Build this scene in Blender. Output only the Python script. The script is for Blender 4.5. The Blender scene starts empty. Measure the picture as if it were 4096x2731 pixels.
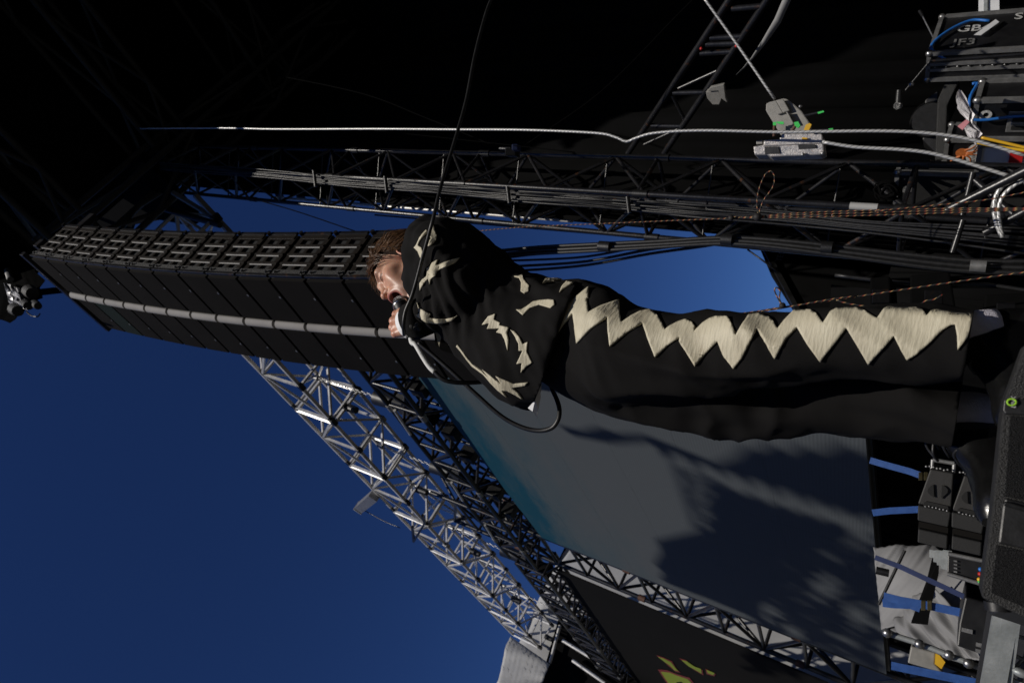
import bpy, bmesh, math, random
import numpy as np
from mathutils import Vector, Matrix
from mathutils.bvhtree import BVHTree

rnd = random.Random(7)
SC = bpy.context.scene
COL = SC.collection

# ------------------------------------------------------------------ camera
# portrait photograph stored lying on its side: the camera is rolled a quarter turn
FPX = 2730.7
CAM = Vector((0, 0, 1.5))
_wz = Vector((849, 3998, FPX)).normalized()
_wy = (Vector((0, 0, 1)) - _wz * _wz.z).normalized()
_wx = _wy.cross(_wz)
if _wx.x < 0:
    _wx = -_wx
RIGHT = Vector((_wx.x, _wy.x, _wz.x)); UP = Vector((_wx.y, _wy.y, _wz.y)); FWD = Vector((_wx.z, _wy.z, _wz.z))
cam_data = bpy.data.cameras.new('camera')
cam_data.sensor_fit = 'HORIZONTAL'; cam_data.sensor_width = 36.0; cam_data.lens = 24.0
cam_data.clip_start = 0.02; cam_data.clip_end = 3000
cam = bpy.data.objects.new('camera', cam_data); COL.objects.link(cam)
cx_, cy_, cz_ = -UP, RIGHT, -FWD
cam.matrix_world = Matrix(((cx_.x, cy_.x, cz_.x, CAM.x), (cx_.y, cy_.y, cz_.y, CAM.y), (cx_.z, cy_.z, cz_.z, CAM.z), (0, 0, 0, 1)))
SC.camera = cam
cam_data.dof.use_dof = True; cam_data.dof.aperture_fstop = 6.3
cam_data.dof.focus_distance = 2.2

# ------------------------------------------------------------------ sky and sun
SUN_AZ, SUN_EL = math.radians(187), math.radians(48)
world = bpy.data.worlds.new('World'); SC.world = world; world.use_nodes = True
nt = world.node_tree; nt.nodes.clear()
sky = nt.nodes.new('ShaderNodeTexSky'); sky.sky_type = 'NISHITA'; sky.sun_disc = False
sky.sun_elevation = SUN_EL; sky.sun_rotation = SUN_AZ
sky.air_density = 1.0; sky.dust_density = 0.0; sky.ozone_density = 8.0; sky.altitude = 0
bg = nt.nodes.new('ShaderNodeBackground'); bg.inputs['Strength'].default_value = 0.05
wo = nt.nodes.new('ShaderNodeOutputWorld')
gam = nt.nodes.new('ShaderNodeGamma'); gam.inputs['Gamma'].default_value = 1.4      # clear deep blue air
hsv = nt.nodes.new('ShaderNodeHueSaturation'); hsv.inputs['Value'].default_value = 0.54; hsv.inputs['Saturation'].default_value = 1.02; hsv.inputs['Hue'].default_value = 0.506
nt.links.new(sky.outputs[0], gam.inputs[0]); nt.links.new(gam.outputs[0], hsv.inputs['Color']); nt.links.new(hsv.outputs[0], bg.inputs[0]); nt.links.new(bg.outputs[0], wo.inputs[0])
sun_data = bpy.data.lights.new('sun', 'SUN'); sun_data.energy = 3.4; sun_data.angle = math.radians(0.45)
sun_data.color = (1.0, 0.94, 0.85)
sun = bpy.data.objects.new('sun', sun_data); COL.objects.link(sun)
SUND = Vector((math.cos(SUN_EL) * math.sin(SUN_AZ), math.cos(SUN_EL) * math.cos(SUN_AZ), math.sin(SUN_EL)))
sun.rotation_euler = SUND.to_track_quat('Z', 'Y').to_euler()
sun.location = (0, -20, 40)
SC.view_settings.view_transform = 'Standard'; SC.view_settings.look = 'None'
SC.view_settings.exposure = 0.0; SC.view_settings.gamma = 1.0
SC.cycles.max_bounces = 6

# ------------------------------------------------------------------ measuring helpers
A34 = math.radians(34)
W = Vector((-math.sin(A34), math.cos(A34), 0))      # along the stage front, away to the left
T = Vector((math.cos(A34), math.sin(A34), 0))       # up-stage
N = -T                                              # towards the audience
Z = Vector((0, 0, 1))
def ray(x, y):
    c = ((1365.5 - y), 2048 - x, FPX)
    c = (2731 - y - 1365.5, 2048 - x, FPX)
    return (RIGHT * c[0] + UP * c[1] + FWD * c[2]) / FPX
def stw(s, t, z):
    return W * s + T * t + Z * z
def pxd(x, y, d):
    r = ray(x, y); return CAM + r * (d / math.hypot(r.x, r.y))
def pxplane(x, y, p, n):
    r = ray(x, y); return CAM + r * ((p - CAM).dot(n) / r.dot(n))
def pxT(x, y, t): return pxplane(x, y, T * t, T)
def pxS(x, y, s): return pxplane(x, y, W * s, W)
def pxZ(x, y, z): return pxplane(x, y, Z * z, Z)
def az(x, y):
    r = ray(x, y); return math.atan2(r.x, r.y)

# ------------------------------------------------------------------ materials
MATS = {}
def M(name, c1, c2=None, rough=0.5, metal=0.0, scale=8.0, bump=0.0, bscale=80.0, rvar=0.1, spec=0.5, coat=0.0,
      rust=None, rust_at=0.62, sheen=0.0, sss=0.0, detail=6.0, stretch=None):
    if name in MATS:
        return MATS[name]
    m = bpy.data.materials.new(name); m.use_nodes = True
    n = m.node_tree.nodes; l = m.node_tree.links
    b = n['Principled BSDF']
    b.inputs['Roughness'].default_value = rough; b.inputs['Metallic'].default_value = metal
    b.inputs['Specular IOR Level'].default_value = spec
    b.inputs['Coat Weight'].default_value = coat; b.inputs['Coat Roughness'].default_value = 0.05
    b.inputs['Sheen Weight'].default_value = sheen
    geo = n.new('ShaderNodeNewGeometry')
    vec = geo.outputs['Position']
    if stretch:
        mp = n.new('ShaderNodeMapping'); mp.inputs['Scale'].default_value = stretch
        l.new(vec, mp.inputs['Vector']); vec = mp.outputs[0]
    c2 = c2 or tuple(v * 0.7 for v in c1)
    nz = n.new('ShaderNodeTexNoise'); nz.inputs['Scale'].default_value = scale; nz.inputs['Detail'].default_value = detail
    nz.inputs['Roughness'].default_value = 0.62
    l.new(vec, nz.inputs['Vector'])
    cr = n.new('ShaderNodeValToRGB'); e = cr.color_ramp.elements
    e[0].position = 0.34; e[0].color = (*c2, 1); e[1].position = 0.66; e[1].color = (*c1, 1)
    l.new(nz.outputs['Fac'], cr.inputs[0])
    colour = cr.outputs[0]
    if rust:
        n2 = n.new('ShaderNodeTexNoise'); n2.inputs['Scale'].default_value = scale * 2.3; n2.inputs['Detail'].default_value = 8
        l.new(vec, n2.inputs['Vector'])
        r2 = n.new('ShaderNodeValToRGB'); q = r2.color_ramp.elements
        q[0].position = rust_at - 0.03; q[0].color = (0, 0, 0, 1); q[1].position = rust_at + 0.05; q[1].color = (1, 1, 1, 1)
        l.new(n2.outputs['Fac'], r2.inputs[0])
        mx = n.new('ShaderNodeMix'); mx.data_type = 'RGBA'
        l.new(r2.outputs[0], mx.inputs['Factor']); l.new(colour, mx.inputs['A']); mx.inputs['B'].default_value = (*rust, 1)
        colour = mx.outputs['Result']
    l.new(colour, b.inputs['Base Color'])
    if rvar:
        mr = n.new('ShaderNodeMapRange'); mr.inputs['To Min'].default_value = max(0.03, rough - rvar); mr.inputs['To Max'].default_value = min(1, rough + rvar)
        l.new(nz.outputs['Fac'], mr.inputs['Value']); l.new(mr.outputs[0], b.inputs['Roughness'])
    if bump:
        nb = n.new('ShaderNodeTexNoise'); nb.inputs['Scale'].default_value = bscale; nb.inputs['Detail'].default_value = 4
        l.new(vec, nb.inputs['Vector'])
        bp = n.new('ShaderNodeBump'); bp.inputs['Strength'].default_value = bump; bp.inputs['Distance'].default_value = 0.01
        l.new(nb.outputs['Fac'], bp.inputs['Height']); l.new(bp.outputs[0], b.inputs['Normal'])
    if sss:
        b.inputs['Subsurface Weight'].default_value = sss; b.inputs['Subsurface Radius'].default_value = (0.012, 0.005, 0.003)
        b.inputs['Subsurface Scale'].default_value = 0.6
    MATS[name] = m
    return m

M('black_steel', (0.012, 0.012, 0.014), (0.006, 0.006, 0.007), 0.34, 0.0, 6, 0.12, 60, 0.1, rust=(0.05, 0.022, 0.01), rust_at=0.66)
M('black_paint', (0.010, 0.010, 0.011), (0.006, 0.006, 0.006), 0.42, 0.0, 9, 0.1, 90)
M('black_tex', (0.016, 0.016, 0.016), (0.010, 0.010, 0.010), 0.6, 0.0, 30, 0.5, 420, 0.1)
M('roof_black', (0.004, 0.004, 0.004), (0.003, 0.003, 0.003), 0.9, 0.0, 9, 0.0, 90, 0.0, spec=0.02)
M('aluminium', (0.68, 0.67, 0.65), (0.46, 0.45, 0.43), 0.42, 0.4, 5, 0.12, 70, 0.12, rust=(0.18, 0.16, 0.14), rust_at=0.68)
M('dull_aluminium', (0.30, 0.30, 0.30), (0.20, 0.20, 0.20), 0.45, 0.6, 14, 0.15, 120, 0.12)
M('steel', (0.45, 0.45, 0.45), (0.28, 0.28, 0.28), 0.35, 0.9, 30, 0.1, 200)
M('galvanised', (0.40, 0.42, 0.42), (0.28, 0.30, 0.30), 0.5, 0.5, 12, 0.1, 90)
M('black_cloth', (0.0036, 0.0036, 0.004), (0.0022, 0.0022, 0.0022), 0.95, 0.0, 1.5, 0.35, 5, 0.0, spec=0.1)
M('black_rubber', (0.012, 0.012, 0.013), (0.007, 0.007, 0.007), 0.45, 0.0, 40, 0.05, 200)
M('foil', (0.35, 0.35, 0.36), (0.12, 0.12, 0.13), 0.4, 0.4, 30)
M('sheet', (0.22, 0.22, 0.225), (0.15, 0.15, 0.155), 0.7, 0.0, 1.5, 0.25, 6, 0.05)
M('roof_truss', (0.034, 0.034, 0.034), (0.024, 0.024, 0.024), 0.6, 0.0, 9, 0.0, 90, 0.05, spec=0.3)
M('lip_glint', (0.55, 0.54, 0.52), (0.45, 0.44, 0.43), 0.5, 0.2)
M('tarp', (0.40, 0.40, 0.395), (0.33, 0.33, 0.33), 0.55, 0.0, 1.2, 0.25, 4, 0.1)
M('pa_front', (0.0115, 0.0105, 0.010), (0.009, 0.0083, 0.0078), 0.85, 0.0, 2.2, 0.15, 700, 0.03, spec=0.05)
M('pa_front_green', (0.014, 0.021, 0.020), (0.012, 0.018, 0.017), 0.85, 0.0, 2.2, 0.15, 700, 0.03, spec=0.05)
M('pa_strip', (0.30, 0.29, 0.28), (0.25, 0.24, 0.235), 0.8, 0.0, 3, 0.0, 60, 0.05, spec=0.15)
M('pa_wood', (0.013, 0.010, 0.0075), (0.008, 0.006, 0.005), 0.6, 0.0, 9, 0.1, 60, spec=0.15)
M('hole_shade', (0.004, 0.004, 0.004), (0.002, 0.002, 0.002), 0.8)  # near-black colour stands in for the shade inside openings
M('deck', (0.020, 0.020, 0.021), (0.010, 0.010, 0.010), 0.6, 0.0, 3, 0.2, 60)
M('ground', (0.050, 0.046, 0.040), (0.030, 0.029, 0.025), 0.9, 0.0, 0.6, 0.4, 30)
M('strap_blue', (0.022, 0.085, 0.30), (0.016, 0.062, 0.23), 0.5, 0.0, 20, 0.3, 300)
M('brass', (0.42, 0.36, 0.20), (0.28, 0.24, 0.12), 0.4, 0.8, 20)
M('case_black', (0.010, 0.010, 0.011), (0.006, 0.006, 0.007), 0.42, 0.0, 12, 0.05, 300, 0.1, rust=(0.05, 0.05, 0.05), rust_at=0.72)
M('case_white', (0.70, 0.71, 0.73), (0.60, 0.61, 0.63), 0.4, 0.0, 8, 0.08, 120, 0.1)
M('stencil', (0.62, 0.62, 0.60), (0.25, 0.25, 0.25), 0.7, 0.0, 60, 0.0, 50)
M('stencil_dim', (0.20, 0.20, 0.20), (0.05, 0.05, 0.05), 0.7, 0.0, 60, 0.0, 50)
M('red_paint', (0.50, 0.015, 0.015), (0.40, 0.01, 0.01), 0.5)
M('orange_print', (0.50, 0.14, 0.03), (0.30, 0.08, 0.02), 0.6, scale=40)
M('blue_cable', (0.02, 0.15, 0.50), (0.015, 0.12, 0.42), 0.4)
M('yellow_cable', (0.70, 0.42, 0.02), (0.60, 0.34, 0.02), 0.4)
M('green_tape', (0.04, 0.60, 0.10), (0.03, 0.45, 0.07), 0.5)
M('winch_grey', (0.26, 0.25, 0.23), (0.20, 0.195, 0.18), 0.55, 0.1, 20, 0.15, 300)
M('winch_metal', (0.50, 0.47, 0.45), (0.28, 0.28, 0.29), 0.4, 0.5, 28, 0.3, 120, 0.15, rust=(0.34, 0.22, 0.16), rust_at=0.66)
M('rust_bar', (0.10, 0.045, 0.025), (0.05, 0.02, 0.012), 0.7, 0.1, 60)
M('plastic_bag', (0.72, 0.70, 0.70), (0.60, 0.58, 0.60), 0.3, 0.0, 12, 0.6, 60)
M('pink_print', (0.60, 0.25, 0.28), (0.5, 0.2, 0.22), 0.4)
M('logo_green', (0.21, 0.27, 0.015), (0.18, 0.24, 0.012), 0.6)
M('logo_red', (0.16, 0.008, 0.012), (0.12, 0.006, 0.01), 0.6)
M('banner_black', (0.0075, 0.0072, 0.0075), (0.006, 0.006, 0.006), 0.9, 0.0, 1.0, 0.08, 8, 0.0, spec=0.08)

M('tarp_grey', (0.20, 0.20, 0.20), (0.15, 0.15, 0.15), 0.6)
M('strap_dark', (0.012, 0.025, 0.10), (0.008, 0.018, 0.07), 0.6)
M('ring_green', (0.30, 0.60, 0.03), (0.25, 0.5, 0.02), 0.5)
M('mesh_grille', (0.018, 0.018, 0.019), (0.004, 0.004, 0.004), 0.5, 0.3, 700, 0.8, 700, 0.1)
M('hair_base', (0.030, 0.015, 0.008), (0.018, 0.009, 0.005), 0.8, 0.0, 200, 0.8, 300, 0.0, spec=0.2)
# ------------------------------------------------------------------ mesh helpers
def wloc(o):
    v = Vector((0, 0, 0))
    while o:
        v += o.location; o = o.parent
    return v
def thing(name, label, cat, loc=(0, 0, 0), group=None):
    o = bpy.data.objects.new(name, None); o.empty_display_size = 0.1
    COL.objects.link(o); o.location = loc
    o['label'] = label; o['category'] = cat
    if group: o['group'] = group
    return o
def tag(o, label, cat, group=None):
    o['label'] = label; o['category'] = cat
    if group: o['group'] = group
    return o
def structure(o):
    o['kind'] = 'structure'; return o
class MB:
    def __init__(self):
        self.v = []; self.f = []; self.uv = {}; self.sm = []
    def _add(self, vs, fs, smooth=False, uvs=None):
        b = len(self.v); self.v += [Vector(p) for p in vs]
        for i, f in enumerate(fs):
            if uvs: self.uv[len(self.f)] = uvs[i]
            self.f.append([b + k for k in f]); self.sm.append(smooth)
        return self
    def hexa(self, p):
        return self._add(p, [(0, 3, 2, 1), (4, 5, 6, 7), (0, 1, 5, 4), (1, 2, 6, 5), (2, 3, 7, 6), (3, 0, 4, 7)])
    def box(self, c, ax, ay, azv):
        c = Vector(c)
        p = [c + ax * i + ay * j + azv * k for k in (-1, 1) for i, j in ((-1, -1), (1, -1), (1, 1), (-1, 1))]
        return self.hexa(p)
    def cyl(self, a, b, r0, r1=None, n=12, smooth=True):
        a, b = Vector(a), Vector(b); r1 = r0 if r1 is None else r1
        d = (b - a).normalized(); u = d.orthogonal().normalized(); v = d.cross(u)
        vs = []
        for p, r in ((a, r0), (b, r1)):
            for i in range(n):
                t = 2 * math.pi * i / n; vs.append(p + u * math.cos(t) * r + v * math.sin(t) * r)
        self._add(vs, [(i, (i + 1) % n, n + (i + 1) % n, n + i) for i in range(n)], smooth)
        self._add(vs[:n], [tuple(reversed(range(n)))]); self._add(vs[n:], [tuple(range(n))])
        return self
    def tube(self, pts, r, n=8, smooth_path=4, cap=True):
        pts = [Vector(p) for p in pts]
        if smooth_path > 1 and len(pts) > 2: pts = spline(pts, smooth_path)
        m = len(pts); rr = r if callable(r) else (lambda t: r)
        prev = None; rings = []; L = 0; lens = []
        for i, p in enumerate(pts):
            d = (pts[min(i + 1, m - 1)] - pts[max(i - 1, 0)]).normalized()
            if prev is None: u = d.orthogonal().normalized()
            else:
                u = prev - d * prev.dot(d)
                u = u.normalized() if u.length > 1e-6 else d.orthogonal().normalized()
            prev = u; v = d.cross(u); q = rr(i / max(1, m - 1))
            rings.append([p + u * math.cos(2 * math.pi * k / n) * q + v * math.sin(2 * math.pi * k / n) * q for k in range(n)])
            if i: L += (p - pts[i - 1]).length
            lens.append(L)
        vs = [q for ring in rings for q in ring]; fs = []; uvs = []
        for i in range(m - 1):
            for k in range(n):
                k2 = (k + 1) % n
                fs.append((i * n + k, i * n + k2, (i + 1) * n + k2, (i + 1) * n + k))
                uvs.append(((lens[i], k / n), (lens[i], (k + 1) / n), (lens[i + 1], (k + 1) / n), (lens[i + 1], k / n)))
        if cap:
            fs.append(tuple(reversed(range(n)))); uvs.append([(0, 0)] * n)
            fs.append(tuple((m - 1) * n + k for k in range(n))); uvs.append([(L, 0)] * n)
        return self._add(vs, fs, True, uvs)
    def loft(self, rings, cap=True, smooth=True, closed=True):
        n = len(rings[0]); vs = [Vector(p) for r in rings for p in r]; fs = []
        for i in range(len(rings) - 1):
            for k in range(n if closed else n - 1):
                k2 = (k + 1) % n
                fs.append((i * n + k, i * n + k2, (i + 1) * n + k2, (i + 1) * n + k))
        self._add(vs, fs, smooth)
        if cap:
            self._add(vs[:n], [tuple(reversed(range(n)))]); self._add(vs[-n:], [tuple(range(n))])
        return self
    def prism(self, pts, ext):
        """closed polygon pts (3D) pushed along ext"""
        n = len(pts); a = [Vector(p) for p in pts]; b = [p + ext for p in a]
        self._add(a + b, [tuple(range(n)), tuple(reversed(range(n, 2 * n)))] + [(i, n + i, n + (i + 1) % n, (i + 1) % n) for i in range(n)])
        return self
    def ball(self, c, r, nu=10, nv=6, sc=(1, 1, 1)):
        c = Vector(c); rings = []
        for j in range(nv + 1):
            ph = -math.pi / 2 + math.pi * j / nv
            rr = max(1e-4, math.cos(ph)) * r
            rings.append([c + Vector((rr * math.cos(2 * math.pi * i / nu) * sc[0], rr * math.sin(2 * math.pi * i / nu) * sc[1], r * math.sin(ph) * sc[2])) for i in range(nu)])
        return self.loft(rings)
    def build(self, name, mat, parent=None, bevel=0.0, recalc=True):
        off = wloc(parent) if parent else Vector((0, 0, 0))
        me = bpy.data.meshes.new(name)
        me.from_pydata([tuple(p - off) for p in self.v], [], self.f)
        me.polygons.foreach_set('use_smooth', self.sm)
        if self.uv:
            ul = me.uv_layers.new(name='UVMap')
            for fi, uvs in self.uv.items():
                for li, uvc in zip(me.polygons[fi].loop_indices, uvs): ul.data[li].uv = uvc
        if recalc:
            bm = bmesh.new(); bm.from_mesh(me); bmesh.ops.recalc_face_normals(bm, faces=bm.faces); bm.to_mesh(me); bm.free()
        me.materials.append(MATS[mat] if isinstance(mat, str) else mat)
        o = bpy.data.objects.new(name, me); COL.objects.link(o)
        if parent: o.parent = parent
        if bevel:
            bv = o.modifiers.new('bevel', 'BEVEL'); bv.width = bevel; bv.segments = 2; bv.limit_method = 'ANGLE'
        return o
def spline(pts, k):
    out = []
    P = [pts[0] * 2 - pts[1]] + pts + [pts[-1] * 2 - pts[-2]]
    for i in range(1, len(P) - 2):
        for j in range(k):
            t = j / k
            out.append(0.5 * ((2 * P[i]) + (P[i + 1] - P[i - 1]) * t + (2 * P[i - 1] - 5 * P[i] + 4 * P[i + 1] - P[i + 2]) * t * t
                              + (3 * P[i] - P[i - 1] - 3 * P[i + 1] + P[i + 2]) * t ** 3))
    out.append(pts[-1]); return out
_UNIT = {}
def unit_mesh(mat, square):
    key = (mat, square)
    if key not in _UNIT:
        b = MB()
        if square: b.box((0, 0, 0), Vector((1, 0, 0)), Vector((0, 1, 0)), Vector((0, 0, 0.5)))
        else: b.cyl((0, 0, -0.5), (0, 0, 0.5), 1.0, n=10)
        o = b.build('strut', mat); me = o.data; bpy.data.objects.remove(o); _UNIT[key] = me
    return _UNIT[key]
def strut(parent, name, a, b, r, mat, square=False, roll=None, ry=None):
    """one straight tube or bar, a child of its truss"""
    a, b = Vector(a), Vector(b); d = b - a
    o = bpy.data.objects.new(name, unit_mesh(mat, square)); COL.objects.link(o)
    o.parent = parent; o.location = (a + b) / 2 - wloc(parent)
    if roll is None: q = d.to_track_quat('Z', 'Y')
    else:
        zz = d.normalized(); xx = (roll - zz * roll.dot(zz)).normalized(); yy = zz.cross(xx)
        q = Matrix((xx, yy, zz)).transposed().to_quaternion()
    o.rotation_mode = 'QUATERNION'; o.rotation_quaternion = q
    o.scale = (r, ry if ry else r, d.length)
    return o
def cable(name, pts, r, mat, label=None, cat='cable', group=None, parent=None, n=6, k=5):
    o = MB().tube(pts, r, n, k).build(name, mat, parent, recalc=False)
    if label: tag(o, label, cat, group)
    return o
def text_mesh(name, s, mat, parent, origin, ux, uy, h, thick=0.002):
    cu = bpy.data.curves.new(name, 'FONT'); cu.body = s; cu.size = 1.0; cu.extrude = 0.0; cu.resolution_u = 3
    cu.offset = 0.012
    to = bpy.data.objects.new(name, cu); COL.objects.link(to)
    dg = bpy.context.evaluated_depsgraph_get(); dg.update()
    me = bpy.data.meshes.new_from_object(to.evaluated_get(dg)); bpy.data.objects.remove(to)
    ux = Vector(ux).normalized(); uy = Vector(uy).normalized(); nn = ux.cross(uy)
    off = wloc(parent)
    for v in me.vertices:
        v.co = Vector(origin) + ux * v.co.x * h * 1.35 + uy * v.co.y * h * 1.35 + nn * thick - off
    me.materials.clear(); me.materials.append(MATS[mat])
    o = bpy.data.objects.new(name, me); COL.objects.link(o); o.parent = parent
    return o
# ------------------------------------------------------------------ ground, deck
ground = MB()._add([(-400, -400, 0), (400, -400, 0), (400, 400, 0), (-400, 400, 0)], [(0, 1, 2, 3)]).build('ground', 'ground'); structure(ground)
DECK = 1.22
b = MB(); b.box(stw(-4.0, 5.4, DECK - 0.06), W * 8.2, T * 4.55, Z * 0.06)
deck = b.build('stage_deck', 'deck', bevel=0.01); structure(deck)
b = MB(); b.box(stw(-4.0, 0.93, (DECK - 0.125) / 2), W * 8.2, T * 0.02, Z * (DECK - 0.125) / 2)
skirt = tag(b.build('stage_skirt', 'black_cloth'), 'black cloth skirt along the front of the stage below the deck', 'skirt')

# ------------------------------------------------------------------ stage roof and drapes
roof = thing('stage_roof', 'huge black stage roof with dark trusses overhead', 'stage roof', stw(-3, 6, 14))
b = MB(); b.box(stw(-4.4, 6.0, 14.3), W * 8.8, T * 4.1, Z * 0.06); b.build('canopy', 'black_cloth', roof)
b = MB(); b.box(stw(4.55, 7.4, 14.55), W * 0.45, T * 2.75, Z * 0.06); b.build('canopy', 'black_cloth', roof)
b = MB(); b.box(stw(-4.4, 1.85, 14.05), W * 8.8, T * 0.04, Z * 0.3); b.build('front_fascia', 'black_cloth', roof)
def box_truss(parent, p0, p1, ux, uy, bx, by, pitch, rc, rb, cm, bm_, square=False, faces=(0, 1, 2, 3), alt=False, joint=None, jm='black_paint', zig=True, posts=True):
    """four chords round the line p0-p1 (half sizes bx, by), webs on the chosen faces"""
    p0, p1 = Vector(p0), Vector(p1); L = (p1 - p0).length; d = (p1 - p0).normalized()
    cs = [ux * -bx + uy * -by, ux * bx + uy * -by, ux * bx + uy * by, ux * -bx + uy * by]
    for c in cs: strut(parent, 'chord', p0 + c, p1 + c, rc, cm, square, roll=ux)
    n = max(1, round(L / pitch)); st = L / n
    for fi in faces:
        a, c = cs[fi], cs[(fi + 1) % 4]
        for i in range(n):
            q0, q1 = p0 + d * st * i, p0 + d * st * (i + 1)
            if posts: strut(parent, 'cross_bar', q0 + a, q0 + c, rb, bm_, square, roll=d)
            if (i + (fi if alt else 0)) % 2 == 0: strut(parent, 'diagonal', q0 + a, q1 + c, rb, bm_, square, roll=d)
            else: strut(parent, 'diagonal', q0 + c, q1 + a, rb, bm_, square, roll=d)
    if joint:
        k = joint
        while k < L - 0.2:
            for c in cs: strut(parent, 'coupler', p0 + d * (k - 0.07) + c, p0 + d * (k + 0.07) + c, rc * 1.35, jm, False)
            k += joint
for i, t in enumerate((2.85, 5.0, 7.4)):
    box_truss(roof, stw(-10, t, 13.3), stw(4.3, t, 13.3), T, Z, 0.3, 0.5, 1.5, 0.05, 0.032, 'roof_truss', 'roof_truss', posts=False, faces=(0, 1, 3))
for s in (3.9, 0.6, -3.5):
    box_truss(roof, stw(s, 2.4, 12.6), stw(s, 9.6, 12.6), W, Z, 0.3, 0.35, 1.5, 0.05, 0.032, 'roof_truss', 'roof_truss', posts=False, faces=(0, 1, 3))
b = MB()
def drape(p0, p1, z0, z1, mat, name, label, cat='drape', amp=0.06, wl=0.5, nz=3, seed=1):
    b = MB(); n = int((p1 - p0).length / 0.12) + 2; d = (p1 - p0).normalized(); nn = d.cross(Z)
    r = random.Random(seed); ph = r.random() * 6
    rings = []
    for i in range(n):
        u = (p1 - p0).length * i / (n - 1)
        off = amp * (math.sin(u / wl * 6.28 + ph) + 0.6 * math.sin(u / wl * 2.3 + 1.3 * ph))
        rings.append([p0 + d * u + nn * off * (0.5 + 0.5 * (1 - j / nz)) + Z * (z0 + (z1 - z0) * j / nz) for j in range(nz + 1)])
    b.loft(rings, cap=False, closed=False)
    o = b.build(name, mat, recalc=False); sm = o.modifiers.new('thickness', 'SOLIDIFY'); sm.thickness = 0.006
    return tag(o, label, cat)
drape(stw(-12, 9.3, 0), stw(8.6, 9.0, 0), 0.02, 14.2, 'black_cloth', 'back_drape', 'black drape hanging across the back of the stage', seed=2)
drape(stw(-12.2, 9.2, 0), stw(-12.0, 1.5, 0), 0.02, 14.2, 'black_cloth', 'side_drape', 'black side drape closing the far right wing of the stage', seed=3)
drape(stw(4.5, 4.82, 0), stw(4.6, 9.4, 0), 0.02, 14.7, 'black_cloth', 'side_drape', 'black side drape hanging behind the lattice tower', seed=5)
# black scrim wall behind the tower with its slanted top, printed TECH
wl = thing('wing_wall', 'black scrim wall with slanted top edge behind the tower legs', 'wall', stw(7.0, 6, 0))
pp = [pxS(2985, 860, 7.0), pxS(3000, 890, 7.0), pxS(3085, 1090, 7.0), pxS(3218, 1300, 7.0), pxS(3260, 1420, 7.0)]
poly = pp + [Vector((pp[-1].x, pp[-1].y, 0.1)), Vector((pp[0].x, pp[0].y, 0.1))]
MB().prism(poly, W * 0.08).build('panel', 'black_cloth', wl)
e0 = pp[1]; e1 = pp[3]
strut(wl, 'edge_rail', e0 - W * 0.03, e1 - W * 0.03, 0.03, 'black_paint', True)
b0 = pxS(3125, 1050, 6.97)
text_mesh('lettering', 'TECH H', 'stencil', wl, b0, T, Z, 0.085, 0.02)

# slatted pale edge of a far wing roof, seen through the tower
sl = thing('slatted_roof_edge', 'row of pale grey slats along a wing roof seen through the black tower', 'slats', stw(6.2, 6.6, 9))
NS = 15
for i in range(NS):
    f = i / (NS - 1); x = 1090 + 1170 * f; y = 775 + 78 * f
    w = 34 + 30 * f; h = 13 + 16 * f
    d = 6.75
    q = [pxd(x, y - h * 1.6, d + 0.5), pxd(x + w, y - h * 1.5, d + 0.5), pxd(x + w * 1.35, y + h, d), pxd(x + w * 0.4, y + h * 0.9, d)]
    MB().prism(q, Vector((0.0, 0.03, 0.03))).build('slat', 'tarp', sl)
strut(sl, 'rail', pxd(1090, 790, 6.8), pxd(2290, 884, 6.8), 0.02, 'aluminium')
strut(sl, 'rail', pxd(1500, 860, 6.8), pxd(2990, 985, 6.8), 0.012, 'black_paint')

# ------------------------------------------------------------------ silver roof truss of the screen wing
alu = thing('silver_truss', 'long silver aluminium box truss rising over the video screen', 'truss', stw(14, 3.7, 11.3))
p0, p1 = stw(4.45, 3.7, 11.85), stw(21.9, 3.7, 11.85)
box_truss(alu, p0, p1, T, Z, 0.4, 0.55, 1.08, 0.032, 0.022, 'aluminium', 'aluminium', True, faces=(0, 1, 2, 3), alt=True, joint=2.16, jm='black_steel')
rq = random.Random(9)
for i in range(17):
    for t_ in (3.3, 4.1):
        MB().box(stw(4.5 + 1.08 * i + rq.uniform(-.05, .05), t_, 11.27), W * rq.uniform(0.04, 0.09), T * 0.05, Z * rq.uniform(0.04, 0.07)).build('node_clamp', rq.choice(('black_steel', 'black_paint', 'dull_aluminium')), alu, 0.008)
    if i % 3 == 1: MB().cyl(stw(4.6 + 1.08 * i, 3.7, 11.32), stw(4.6 + 1.08 * i, 3.7, 11.02), 0.09, 0.07, 10).build('fixture', 'black_paint', alu, 0.01)
for i in range(16):
    strut(alu, 'diagonal', stw(4.45 + 1.08 * i, 3.3 if i % 2 else 4.1, 11.3), stw(4.45 + 1.08 * (i + 1), 4.1 if i % 2 else 3.3, 12.4), 0.016, 'aluminium', True)
for i in range(8):   # doubled cross bars where the sections are pinned together
    s = 4.45 + 2.16 * (i + 1) + 0.14
    for z in (11.3, 12.4): strut(alu, 'cross_bar', stw(s, 3.3, z), stw(s, 4.1, z), 0.026, 'aluminium', True)
    for t in (3.3, 4.1): strut(alu, 'cross_bar', stw(s, t, 11.3), stw(s, t, 12.4), 0.026, 'aluminium', True)
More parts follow.
